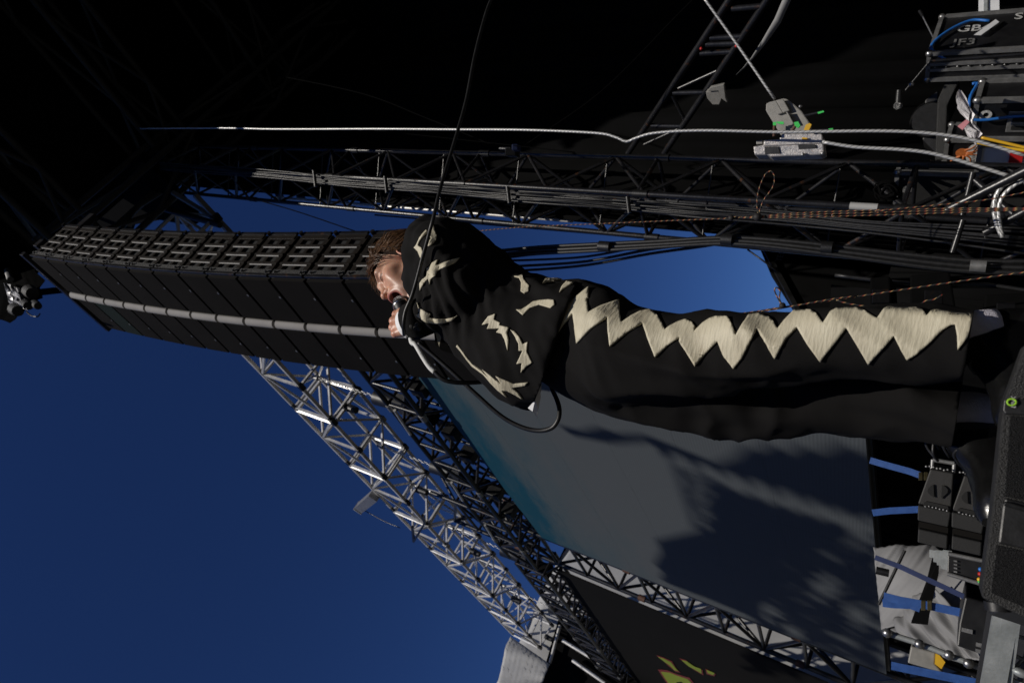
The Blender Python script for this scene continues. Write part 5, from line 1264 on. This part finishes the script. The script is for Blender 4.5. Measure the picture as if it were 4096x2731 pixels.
# clear plastic bag over a connector
m = MB(); r5 = random.Random(3); prof = [(3838, 388, 30), (3845, 410, 42), (3862, 440, 34), (3885, 468, 22), (3882, 490, 20), (3872, 505, 30), (3890, 530, 44), (3915, 545, 34), (3905, 565, 14)]
rings = []
for x, y, w in prof:
    rings.append([pxd(x + w * math.cos(2 * math.pi * k / 14) * 0.5 + r5.uniform(-5, 5), y + w * math.sin(2 * math.pi * k / 14) * 0.55 + r5.uniform(-5, 5), 5.95 + 0.05 * math.sin(2 * math.pi * k / 14 * 3)) + VIEW * 0.05 * math.sin(2 * math.pi * k / 14) for k in range(14)])
m.loft(rings, smooth=False); bag = thing('plastic_bag', 'crumpled white plastic bag taped over a plug on the case', 'plastic bag', pxd(3880, 480, 5.95))
m.build('bag', 'plastic_bag', bag)
MB().prism(path([(3830, 505), (3865, 478), (3878, 488), (3850, 520)], 5.88), VIEW * 0.01).build('tape', 'pink_print', bag)
cable('yellow_cable', path([(3925, 550), (3990, 565), (4096, 590), (4130, 600)], 5.9), 0.011, 'yellow_cable', 'upper yellow cable leaving the plastic bag', 'cable')
cable('yellow_cable', path([(3910, 570), (3980, 585), (4096, 602), (4130, 610)], 5.85), 0.011, 'yellow_cable', 'lower yellow cable leaving the plastic bag', 'cable')
th, P, d1, d2, k1, k2, h = case_box('white_flight_case', 'white flight case with red stripe and black CH 2 stencil behind the tower foot', 3924, 578, 6.5, 560, 798, 1.0, 'case_white', 'flight case')
MB().box(P + d2 * k2 / 2 - Z * 0.235 + nf2 * 0.004, d2 * k2 * 0.5, d1 * 0.003, Z * 0.042).build('red_stripe', 'red_paint', th)
text_mesh('lettering', 'CH 2', 'black_paint', th, P + d2 * k2 * 0.92 - Z * 0.42 + nf2 * 0.004, -d2, Z, 0.14, 0.005)
th, P, d1, d2, k1, k2, h = case_box('sticker_case', 'black case with orange octopus sticker and round white badge', 3790, 560, 6.9, 500, 650, 1.1, 'case_black', 'flight case')
oc = pxplane(3850, 612, P + nf2 * 0.012, nf2)
def on_face(dx, dz): return oc + d2 * dx + Z * dz
MB().prism([on_face(0.045 * math.cos(t), 0.05 * math.sin(t)) for t in [k * 2 * math.pi / 14 for k in range(14)]], nf2 * 0.003).build('octopus_body', 'orange_print', th)
for k in range(7):
    a0 = -2.6 + k * 0.5; pts = [on_face((0.03 + 0.045 * j) * math.cos(a0 + 0.35 * math.sin(j * 1.2 + k)), (0.03 + 0.045 * j) * math.sin(a0 + 0.35 * math.sin(j * 1.2 + k))) for j in range(5)]
    MB().tube(pts, lambda t: 0.012 * (1 - 0.75 * t), 5, 3).build('octopus_arm', 'orange_print', th)
text_mesh('lettering', 'CORPUS', 'orange_print', th, on_face(-0.02, -0.17), -d2, Z, 0.045, 0.006)
bc = pxplane(3895, 618, P + nf2 * 0.014, nf2)
MB().prism([bc + d2 * 0.10 * math.cos(t) + Z * 0.055 * math.sin(t) for t in [k * 2 * math.pi / 20 for k in range(20)]], nf2 * 0.003).build('badge', 'stencil', th)
text_mesh('lettering', 'CROW FLIES', 'black_paint', th, bc + d2 * 0.085 - Z * 0.012, -d2, Z, 0.022, 0.008)
th, P, d1, d2, k1, k2, h = case_box('flight_case', 'dark grey case with faint 6 stencil seen through the tower', 3590, 690, 6.6, 660, 840, 1.1, 'sidefill_dark', 'flight case')
text_mesh('lettering', '6', 'stencil_dim', th, P + d2 * k2 * 0.52 - Z * 0.12 - d1 * 0.004, -d2, Z, 0.13, 0.006)

# ------------------------------------------------------------------ mic stands, amp stand deep on stage
ms = thing('microphone_stand', 'black boom stand with microphone in the dark beyond the cases', 'microphone stand', pxd(4050, 260, 6.4))
strut(ms, 'boom', pxd(3622, 362, 6.4), pxd(3720, 245, 6.4), 0.008, 'black_steel')
MB().cyl(pxd(3597, 362, 6.4), pxd(3594, 412, 6.38), 0.022, 0.026, 10).build('microphone_body', 'black_paint', ms)
MB().ball(pxd(3592, 424, 6.38), 0.033, 12, 8).build('microphone_head', 'mic_mesh', ms)
MB().ball(pxd(3645, 338, 6.4), 0.02, 8, 6).build('clutch', 'steel', ms)
strut(ms, 'upright', pxd(3720, 245, 6.42), pxd(4120, 215, 6.42), 0.012, 'black_steel')
ms2 = thing('microphone_stand', 'thin boom stand with slim microphone above the stencilled case', 'microphone stand', pxd(4100, 100, 7.5))
strut(ms2, 'boom', pxd(3690, 65, 7.5), pxd(3735, 155, 7.5), 0.006, 'steel'); strut(ms2, 'upright', pxd(3735, 155, 7.52), pxd(4110, 140, 7.52), 0.01, 'black_steel')
MB().cyl(pxd(3677, 42, 7.5), pxd(3690, 65, 7.5), 0.014, 0.012, 10).build('microphone_body', 'black_paint', ms2)
am = thing('tilted_amp', 'black carpeted amplifier cabinet tilted behind the flight cases', 'amplifier', pxd(3760, 450, 7.2))
MB().prism(path([(3790, 310), (3840, 320), (3790, 420), (3780, 640), (3740, 640), (3750, 400)], 7.2), VIEW * 0.5).build('side', 'black_tex', am, 0.01)
MB().prism(path([(3700, 400), (3755, 360), (3750, 620), (3690, 560)], 7.4), VIEW * 0.3).build('baffle', 'black_paint', am, 0.01)
MB().cyl(pxd(3720, 480, 7.25), pxd(3720, 480, 7.45), 0.14, 0.16, 20).build('loudspeaker', 'black_rubber', am)
MB().prism(path([(3692, 470), (3702, 472), (3700, 510), (3690, 508)], 7.35), VIEW * 0.01).build('badge', 'stencil', am)
pv = thing('white_pillar', 'white panelled pillar behind the stencilled case at the top corner', 'pillar', pxd(3950, 20, 9))
MB().prism(path([(3915, -80), (3995, -80), (3998, 60), (3915, 60)], 8.8), VIEW * 0.2).build('panel', 'case_white', pv)
MB().prism(path([(3935, -80), (3950, -80), (3950, 60), (3935, 60)], 8.78), VIEW * 0.02).build('rib', 'galvanised', pv)

# ------------------------------------------------------------------ black ladder truss and winch
lt = thing('ladder_truss', 'black ladder truss slanting up behind the wire ropes', 'truss', pxT(2560, 560, 5.3))
def LQ(x, y, t=5.3): return pxT(1500 + x / 1.3835, y / 1.3835, t)
strut(lt, 'rail', LQ(1400, 850), LQ(1975, -20), 0.03, 'black_steel'); strut(lt, 'rail', LQ(1600, 850), LQ(2185, -20), 0.03, 'black_steel')
for a_, b__ in (((1530, 697), (1705, 700)), ((1650, 515), (1830, 511)), ((1800, 297), (1975, 287)), ((1832, 247), (2000, 241)), ((1855, 212), (2030, 203)), ((1975, 50), (2135, 36))): strut(lt, 'rung', LQ(*a_), LQ(*b__), 0.024, 'black_steel')
for a_, b__ in (((1645, 530), (1715, 665)), ((1680, 490), (1900, 390)), ((1490, 800), (1700, 705))): strut(lt, 'diagonal', LQ(*a_), LQ(*b__), 0.016, 'black_steel')
for p in ((1805, 270), (2000, 255)): MB().ball(LQ(*p, 5.25), 0.013, 8, 6).build('red_clamp', 'red_paint', lt)
br = thing('grey_bracket', 'small grey steel bracket clamped to the ladder truss', 'bracket', LQ(1880, 540))
MB().prism([LQ(*p, 5.2) for p in ((1830, 510), (1900, 503), (1918, 545), (1905, 580), (1868, 580), (1838, 545))], T * 0.05).build('plate', 'winch_grey', br, 0.004)
MB().prism([LQ(*p, 5.18) for p in ((1855, 485), (1930, 468), (1940, 545), (1950, 570), (1915, 545), (1900, 503), (1838, 508))], T * 0.03).build('plate', 'winch_grey', br, 0.004)
wn = thing('wire_rope_winch', 'grey lever winch with green tapes standing on a scuffed metal body', 'winch', pxd(3180, 560, 5.45))
def WQ(pts, d): return [pxd(2900 + x / 4.48, 300 + y / 4.48, d) for x, y in pts]
MB().prism(WQ([(735, 510), (800, 480), (1050, 415), (1110, 430), (1220, 510), (1370, 640), (1500, 830), (1560, 980), (1540, 1040), (1100, 1070), (1000, 1080), (730, 640)], 5.45), VIEW * 0.10).build('upper_body', 'winch_grey', wn, 0.008)
MB().prism(WQ([(800, 485), (910, 455), (1040, 680), (950, 715)], 5.425), VIEW * 0.02).build('raised_panel', 'winch_grey', wn, 0.006)
MB().prism(WQ([(910, 455), (1040, 425), (1160, 640), (1040, 680)], 5.41), VIEW * 0.035).build('raised_panel', 'winch_grey', wn, 0.006)
MB().prism(WQ([(1090, 670), (1120, 660), (1240, 880), (1200, 880)], 5.40), VIEW * 0.05).build('fin', 'winch_grey', wn, 0.004)
MB().prism(WQ([(505, 1280), (690, 1250), (690, 1165), (970, 1150), (1020, 1050), (1690, 1040), (1740, 1060), (1780, 1390), (1700, 1430), (820, 1465), (750, 1430), (530, 1440)], 5.42), VIEW * 0.12).build('lower_body', 'winch_metal', wn, 0.008)
MB().prism(WQ([(690, 1255), (1720, 1205), (1725, 1225), (690, 1275)], 5.405), VIEW * 0.02).build('rib', 'winch_metal', wn, 0.003)
MB().prism(WQ([(705, 1290), (950, 1280), (980, 1410), (715, 1415)], 5.408), VIEW * 0.02).build('name_plate', 'black_paint', wn)
MB().prism(WQ([(1305, 1255), (1615, 1245), (1630, 1310), (1320, 1330)], 5.408), VIEW * 0.02).build('name_plate', 'black_paint', wn)
MB().prism(WQ([(555, 1180), (670, 1165), (675, 1235), (560, 1245)], 5.44), VIEW * 0.08).build('lug', 'winch_grey', wn, 0.004)
for a_, b__, mt, r_ in (((880, 1100), (890, 880), 'rust_bar', 0.012), ((1200, 1010), (1270, 900), 'rust_bar', 0.012), ((1430, 730), (1760, 660), 'black_steel', 0.010), ((1560, 990), (1900, 975), 'black_steel', 0.008)):
    strut(wn, 'lever', WQ([a_], 5.38)[0], WQ([b__], 5.38)[0], r_, mt)
for q in ([(860, 850), (915, 840), (915, 905), (860, 905)], [(925, 835), (1050, 840), (1050, 885), (990, 880), (930, 865)], [(1235, 850), (1310, 835), (1350, 910), (1310, 955), (1250, 910)], [(1655, 670), (1760, 640), (1778, 665), (1670, 700)], [(1850, 965), (1930, 955), (1940, 980), (1860, 990)]):
    MB().prism(WQ(q, 5.365), VIEW * 0.008).build('green_tape', 'green_tape', wn)
MB().prism(WQ([(1410, 985), (1450, 890), (1515, 865), (1550, 890), (1500, 1000), (1450, 1030)], 5.36), VIEW * 0.02).build('yellow_clip', 'yellow_cable', wn)
MB().prism(WQ([(1375, 1120), (1470, 1125), (1475, 1165), (1380, 1155)], 5.40), VIEW * 0.01).build('yellow_clip', 'yellow_cable', wn)
for p in ((1350, 565), (1395, 1425), (1750, 1405)): MB().ball(WQ([p], 5.40)[0], 0.013, 8, 6).build('bolt', 'steel', wn)
# wire ropes and slings
cable('wire_rope', path([(560, 515), (900, 513), (1100, 517), (1500, 516), (1800, 518), (2100, 520), (2380, 532), (2460, 548), (2505, 566), (2545, 552), (2620, 532), (2800, 522), (3100, 528), (3300, 526), (3500, 524), (3650, 528), (3780, 540), (3900, 562), (4110, 625)], 5.15), 0.0105, 'wire_rope', 'pale steel wire rope hanging beside the tower with a kink', 'wire rope', n=8)
cable('wire_rope', path([(3290, 568), (3420, 588), (3600, 598), (3720, 612), (3830, 640), (3960, 680), (4060, 712), (4120, 735)], 5.2), 0.0115, 'wire_rope', 'pale wire rope leaving the winch towards the tower foot', 'wire rope', n=8)
cable('wire_rope', path([(2800, -30), (2950, 180), (3100, 398)], 5.5), 0.010, 'wire_rope', 'straight wire rope running from the top edge into the winch', 'wire rope', n=8)
cable('wire_sling', path([(4100, 700), (4040, 720), (3990, 770), (3976, 830), (3985, 890), (4005, 940)], 5.0), 0.012, 'wire_rope', 'curved wire sling at the tower foot, left strand', 'wire rope')
cable('wire_sling', path([(4100, 720), (4060, 740), (4015, 780), (3995, 830), (3998, 890), (4010, 950)], 5.0), 0.012, 'wire_rope', 'curved wire sling at the tower foot, right strand', 'wire rope')
m = MB(); sp_ = [(3160, -30), (3110, 85), (3055, 170), (3010, 232), (2975, 272), (2945, 300)]; ws = [22, 20, 13, 7, 4, 2]; rings = []
for (x, y), w in zip(sp_, ws): rings.append([pxd(x - w * 0.6, y - w * 0.5, 5.6), pxd(x + w * 0.6, y + w * 0.5, 5.62), pxd(x + w * 0.6, y + w * 0.5, 5.625), pxd(x - w * 0.6, y - w * 0.5, 5.605)])
m.loft(rings); tag(m.build('webbing_sling', 'tarp_grey', None), 'grey webbing sling twisting down from the top edge', 'sling')
cable('thin_cable', path([(1100, 300), (1450, 375), (1700, 470), (1990, 588)], 5.5), 0.0065, 'roof_black', 'thin dark cable slanting down to the blue clamp', 'cable')
cable('thin_cable', path([(1500, 522), (1900, 565), (2300, 610)], 5.3), 0.004, 'roof_black', 'thin wire almost along the wire rope', 'cable')
cable('thin_cable', path([(2100, 580), (2400, 370), (2700, 70), (2790, -20)], 5.9), 0.004, 'roof_black', 'thin wire from the clamp up towards the top edge', 'cable')
cable('thin_cable', path([(1050, 806), (1200, 850), (1420, 925)], 5.6), 0.007, 'roof_black', 'thin black guy wire from the tower to the speaker column', 'cable')
cable('thin_cable', path([(2990, 998), (3110, 1085)], 6.4), 0.008, 'black_rubber', 'short black wire against the sky beside the black scrim', 'cable')
cl = thing('blue_clamp', 'blue and black safety clamp on the tower chord', 'clamp', pxd(2065, 605, 5.3))
MB().box(pxd(2050, 612, 5.35), dn * 0.05, RIGHT * 0.035, VIEW * 0.04).build('jaw', 'black_paint', cl, 0.008)
MB().box(pxd(2066, 592, 5.33), dn * 0.03, RIGHT * 0.03, VIEW * 0.03).build('body', 'strap_dark', cl, 0.01)
MB().cyl(pxd(2000, 594, 5.35), pxd(2045, 596, 5.35), 0.018, n=8).build('shackle', 'black_steel', cl)
# ------------------------------------------------------------------ cables along the tower
cb = thing('cable_loom', 'loom of thin black cables tied along the tower chord', 'cable loom', stw(3.7, 4.5, 1.3))
rl_ = random.Random(8)
for i in range(8):
    o = (i - 3.5) * 7.0; ph = rl_.uniform(0, 6)
    pts = []
    for k in range(24):
        x = 640 + (2900 - 640) * k / 23
        yb = 652 + (x - 640) * 0.0838 + 10
        pts.append(pxd(x, yb + o * (0.55 + 0.45 * (x - 640) / 2260) + 3.0 * math.sin(k * 0.9 + ph), 5.62 + 0.03 * math.sin(k + ph)))
    spread = rl_.uniform(-0.5, 0.5)
    o2_ = o + rl_.uniform(-9, 9)
    pts += [pxd(3150, 872 + o2_ * 0.8, 5.6), pxd(3450, 905 + o2_ * 0.7, 5.55), pxd(3800, 935 + o2_ * 1.1, 5.5), pxd(4130, 965 + o2_ * 1.6, 5.45)]
    MB().tube(pts, 0.0085, 6, 3).build('cable', 'black_rubber', cb, recalc=False)
for x in (1260, 1545, 2035, 2515): MB().cyl(pxd(x - 5, 655 + (x - 640) * 0.0838 - 26, 5.55), pxd(x + 3, 655 + (x - 640) * 0.0838 + 40, 5.55), 0.02, n=8).build('cable_tie', 'black_paint', cb)
fc = thing('speaker_cable_bundle', 'thick black cable bundle sweeping from the speaker column past the tower foot', 'cable bundle', pxd(3500, 1020, 5.0))
for i, (o, r_) in enumerate(((-9, 0.016), (5, 0.018), (17, 0.015))):
    MB().tube([stw(3.55, 2.95, 5.9 + 0.05 * i), stw(3.6, 3.3, 5.4 + 0.03 * i)] + path([(1990, 1012 + o), (2150, 998 + o), (2400, 985 + o), (2650, 972 + o * 0.9), (2850, 960 + o * 0.9), (3000, 962 + o), (3200, 980 + o * 1.2), (3450, 1010 + o * 1.4), (3700, 1040 + o * 1.6), (3900, 1058 + o * 1.6), (4130, 1062 + o * 1.8)], 5.0 - 0.02 * i), r_, 8, 5).build('cable', 'black_rubber', fc, recalc=False)
for x, y in ((2910, 958), (3310, 990), (2420, 985)): MB().cyl(pxd(x - 22, y, 4.97), pxd(x + 22, y + 3, 4.97), 0.045, n=10).build('tape_wrap', 'black_paint', fc)
MB().cyl(pxd(3880, 1062, 4.93), pxd(3945, 1066, 4.93), 0.036, n=10).build('silver_tape', 'dull_aluminium', fc)
for i, (y0, y1) in enumerate(((1040, 958), (1062, 972), (1080, 985))):
    cable('hanging_cable', [stw(3.7, 2.95, 6.2 + 0.1 * i), stw(3.75, 3.3, 5.5)] + path([(2000, y0 + 2), (2120, y0), (2350, y0 - 14 - 3 * i), (2600, y1 + 22 + 4 * i), (2800, y1 + 2), (2880, y1 - 12)], 5.1 + 0.05 * i), 0.010 + 0.002 * (i > 0), 'black_rubber', ('upper', 'middle', 'lower')[i] + ' of three black cables sagging against the blue sky', 'cable', 'cables against the sky')
cable('floor_cable', path([(3340, 1100), (3600, 1130), (3800, 1140), (3950, 1140), (4130, 1165)], 4.6), 0.012, 'black_rubber', 'black cable running low above the coloured rope', 'cable')
# patterned cords
cable('accessory_cord', path([(1900, 925), (2100, 908), (2400, 895), (2700, 882), (2900, 874), (2920, 868), (3010, 870)], 4.7), 0.0040, 'cord_rope', 'red and yellow flecked cord tied to the tower, upper run', 'rope', n=6)
cd = thing('accessory_cord', 'red and yellow flecked cord with loop and knot across the tower foot', 'rope', path([(3030, 870)], 4.7)[0])
for o in (-8, 0, 9):
    MB().tube(path([(2930, 872), (3030, 868 + o * 0.3), (3200, 860 + o), (3500, 850 + o * 1.2), (3800, 842 + o), (4000, 838 + o * 0.6), (4130, 835 + o * 0.5)], 4.68), 0.0038, 6, 4).build('strand', 'cord_rope', cd, recalc=False)
MB().tube(path([(3035, 868), (3028, 820), (3035, 760), (3060, 700), (3085, 685), (3098, 710), (3090, 750), (3055, 800), (3038, 845), (3032, 870)], 4.66), 0.0038, 6, 4).build('loop', 'cord_rope', cd, recalc=False)
MB().ball(pxd(3030, 868, 4.66), 0.028, 8, 6).build('knot', 'cord_rope', cd); MB().ball(pxd(2925, 872, 4.66), 0.02, 8, 6).build('knot', 'cord_rope', cd)
MB().tube(path([(3500, 845), (3700, 825), (3900, 805), (4000, 790), (4096, 770), (4130, 765)], 4.66), 0.0038, 6, 4).build('strand', 'cord_rope', cd, recalc=False)
ce = thing('accessory_cord', 'red and yellow flecked cord with small loop running past the singer\'s thigh', 'rope', pxd(3130, 1228, 4.0))
MB().tube(path([(2700, 1284), (2780, 1278), (2900, 1262), (3040, 1243), (3130, 1228), (3300, 1205), (3500, 1175), (3800, 1130), (4000, 1102), (4130, 1085)], 4.0), 0.0038, 6, 4).build('strand', 'cord_rope', ce, recalc=False)
MB().tube(path([(3045, 1246), (3130, 1232), (3300, 1201), (3420, 1184)], 3.99), 0.0038, 6, 4).build('strand', 'cord_rope', ce, recalc=False)
MB().tube(path([(3130, 1225), (3110, 1190), (3098, 1160), (3108, 1150), (3120, 1165), (3118, 1195), (3132, 1224)], 3.99), 0.0038, 6, 5).build('loop', 'cord_rope', ce, recalc=False)
MB().ball(pxd(3130, 1222, 3.98), 0.018, 8, 6).build('knot', 'cord_rope', ce)
MB().tube(path([(3345, 1200), (3400, 1215), (3500, 1228), (3600, 1226), (3680, 1215), (3700, 1204), (3740, 1196), (3770, 1178)], 3.98), 0.0038, 6, 4).build('loose_end', 'cord_rope', ce, recalc=False)
# clutter at the foot of the tower
tf = thing('tower_clutter', 'coiled black cables hung on the tower foot', 'cable coil', pxd(3560, 780, 5.4))
for k in range(9):
    a0 = k * 0.25; MB().tube([pxd(3550 + (24 + 3 * k + 9 * math.sin(3 * t + k)) * math.cos(t) + 3 * math.sin(k * 2.1) * 3, 762 + (20 + 2.5 * k) * math.sin(t) + 6 * math.cos(k * 1.7), 5.4 + 0.012 * k) for t in [a0 + j * 0.63 for j in range(11)]], 0.007, 5, 2).build('coil', 'roof_black', tf, recalc=False)
for i, (x, y0, y1) in enumerate(((3880, 690, 860), (3840, 880, 1010))):
    o = MB().cyl(pxd(x + 12, y0, 5.2), pxd(x - 30, y1, 5.2), 0.018, n=8).build('scaffold_tube', 'black_steel'); tag(o, ('upper', 'lower')[i] + ' short black scaffold tube crossing the tower foot', 'tube')
st_ = thing('tower_brace', 'black steel knee braces at the tower foot', 'brace', pxd(3900, 800, 5.0))
strut(st_, 'brace', pxd(3790, 840, 5.1), pxd(4130, 670, 4.95), 0.03, 'black_steel'); strut(st_, 'brace', pxd(3940, 930, 5.1), pxd(4130, 830, 5.0), 0.025, 'black_steel')
strut(st_, 'brace', pxd(3900, 720, 5.2), pxd(4080, 880, 5.1), 0.02, 'black_steel')
# dark equipment behind the legs
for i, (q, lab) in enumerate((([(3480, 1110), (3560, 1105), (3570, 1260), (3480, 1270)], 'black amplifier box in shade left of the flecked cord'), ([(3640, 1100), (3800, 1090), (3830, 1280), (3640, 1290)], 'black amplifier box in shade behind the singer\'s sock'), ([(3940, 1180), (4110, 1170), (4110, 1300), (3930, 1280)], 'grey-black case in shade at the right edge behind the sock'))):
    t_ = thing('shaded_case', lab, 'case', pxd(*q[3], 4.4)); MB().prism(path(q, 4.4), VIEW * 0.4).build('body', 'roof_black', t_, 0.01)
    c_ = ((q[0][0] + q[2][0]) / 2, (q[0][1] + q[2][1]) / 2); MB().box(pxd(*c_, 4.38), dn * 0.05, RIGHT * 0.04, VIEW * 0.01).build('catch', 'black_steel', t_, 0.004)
# unseen sheet added, cut so its ragged shade lies across the lower screen
M('caster_dark', (0.01, 0.012, 0.01), (0.006, 0.008, 0.006), 0.9)
def back_to_caster(x, y, z):
    p = pxT(x, y, 3.6); k = (z - p.z) / SUND.z; return p + SUND * k
ZN = 16.0
nt_ = thing('shade_caster', 'unseen ragged dark sheet added to throw shade on the lower screen', 'shade caster', back_to_caster(2900, 2200, ZN))
core = [(2864, 1946), (2822, 2017), (2852, 2060), (2815, 2085), (2845, 2110), (2781, 2128), (2632, 2160), (2648, 2205), (2622, 2255), (2656, 2290), (2645, 2318), (2703, 2345), (2850, 2400), (2989, 2458), (3060, 2490), (3050, 2410), (3110, 2400), (3090, 2330), (3190, 2330), (3150, 2260), (3260, 2270), (3240, 2200), (3340, 2210), (3420, 2160),
        (3400, 2105), (3350, 2100), (3310, 2070), (3260, 2078), (3215, 2040), (3165, 2050), (3120, 2008), (3065, 2018), (3020, 1972), (2965, 1985), (2920, 1945)]
MB().prism([back_to_caster(x, y, ZN) for x, y in core], Z * 0.02).build('caster_sheet', 'caster_dark', nt_)
band = [(2450, 1775), (2290, 1742), (2240, 1700), (2330, 1722), (2400, 1708), (2480, 1735), (2584, 1738), (2727, 1795), (2870, 1852), (2940, 1830), (2985, 1790), (3040, 1800), (3090, 1775), (3150, 1815), (3210, 1780), (3270, 1812), (3300, 1800), (3380, 1770), (3440, 1820), (3530, 1800), (3540, 2100)]
for k in range(26):
    x = 3500 - 36 * k
    band.append((x, 1898 + (x - 2920) * 0.333 + 26 * math.sin(x * 0.0571) + 5 * math.sin(x * 0.13)))
MB().prism([back_to_caster(x, y, ZN) for x, y in band], Z * 0.02).build('caster_sheet', 'caster_dark', nt_)
rn = random.Random(4); lm = MB()
for i in range(760):
    x, y = rn.uniform(3000, 3540), rn.uniform(2120, 2700)
    if math.sin(x * 0.023 + 1) * math.sin(y * 0.019 + x * 0.006) > 0.45: continue
    a = rn.uniform(0.1, 0.55); l_, w_ = rn.uniform(24, 60), rn.uniform(8, 18)
    u = (math.cos(a), math.sin(a)); v = (-u[1], u[0])
    q = [(x + u[0] * l_, y + u[1] * l_), (x + v[0] * w_, y + v[1] * w_), (x - u[0] * l_, y - u[1] * l_), (x - v[0] * w_, y - v[1] * w_)]
    lm.prism([back_to_caster(*k, ZN + rn.uniform(-0.2, 0.25)) for k in q], Z * 0.006)
lo_ = lm.build('caster_leaves', 'caster_dark', nt_); lo_['kind'] = 'stuff'

# ------------------------------------------------------------------ belt of trees added round the festival field to block low sky light
M('leaf_dark', (0.045, 0.075, 0.022), (0.022, 0.040, 0.012), 0.7, 0.0, 0.5, 0.0, 5)
rt = random.Random(77); tl = MB()
for i in range(14000):
    a = rt.uniform(0, 2 * math.pi); r = rt.uniform(42, 60); hmax = (17 if 0.9 < a < 5.2 else 6) + 2.0 * math.sin(a * 7 + 1) + 1.2 * math.sin(a * 17) + 1.0 * math.sin(a * 41)
    z = hmax * (1 - rt.random() ** 1.6 * 1.0); r += 0
    c = Vector((r * math.sin(a), r * math.cos(a), max(0.3, z)))
    n_ = Vector((rt.uniform(-1, 1), rt.uniform(-1, 1), rt.uniform(-0.3, 1))).normalized(); u = n_.orthogonal().normalized(); v = n_.cross(u); k = rt.uniform(0.5, 1.3)
    tl._add([c - u * k - v * k * 0.4, c + u * k * 0.3 - v * k, c + u * k + v * k * 0.5, c - u * k * 0.4 + v * k], [(0, 1, 2, 3)])
to_ = tl.build('sky_block_trees', 'leaf_dark', recalc=False); tag(to_, 'added belt of dark distant trees that blocks low sky light', 'trees'); to_['kind'] = 'stuff'
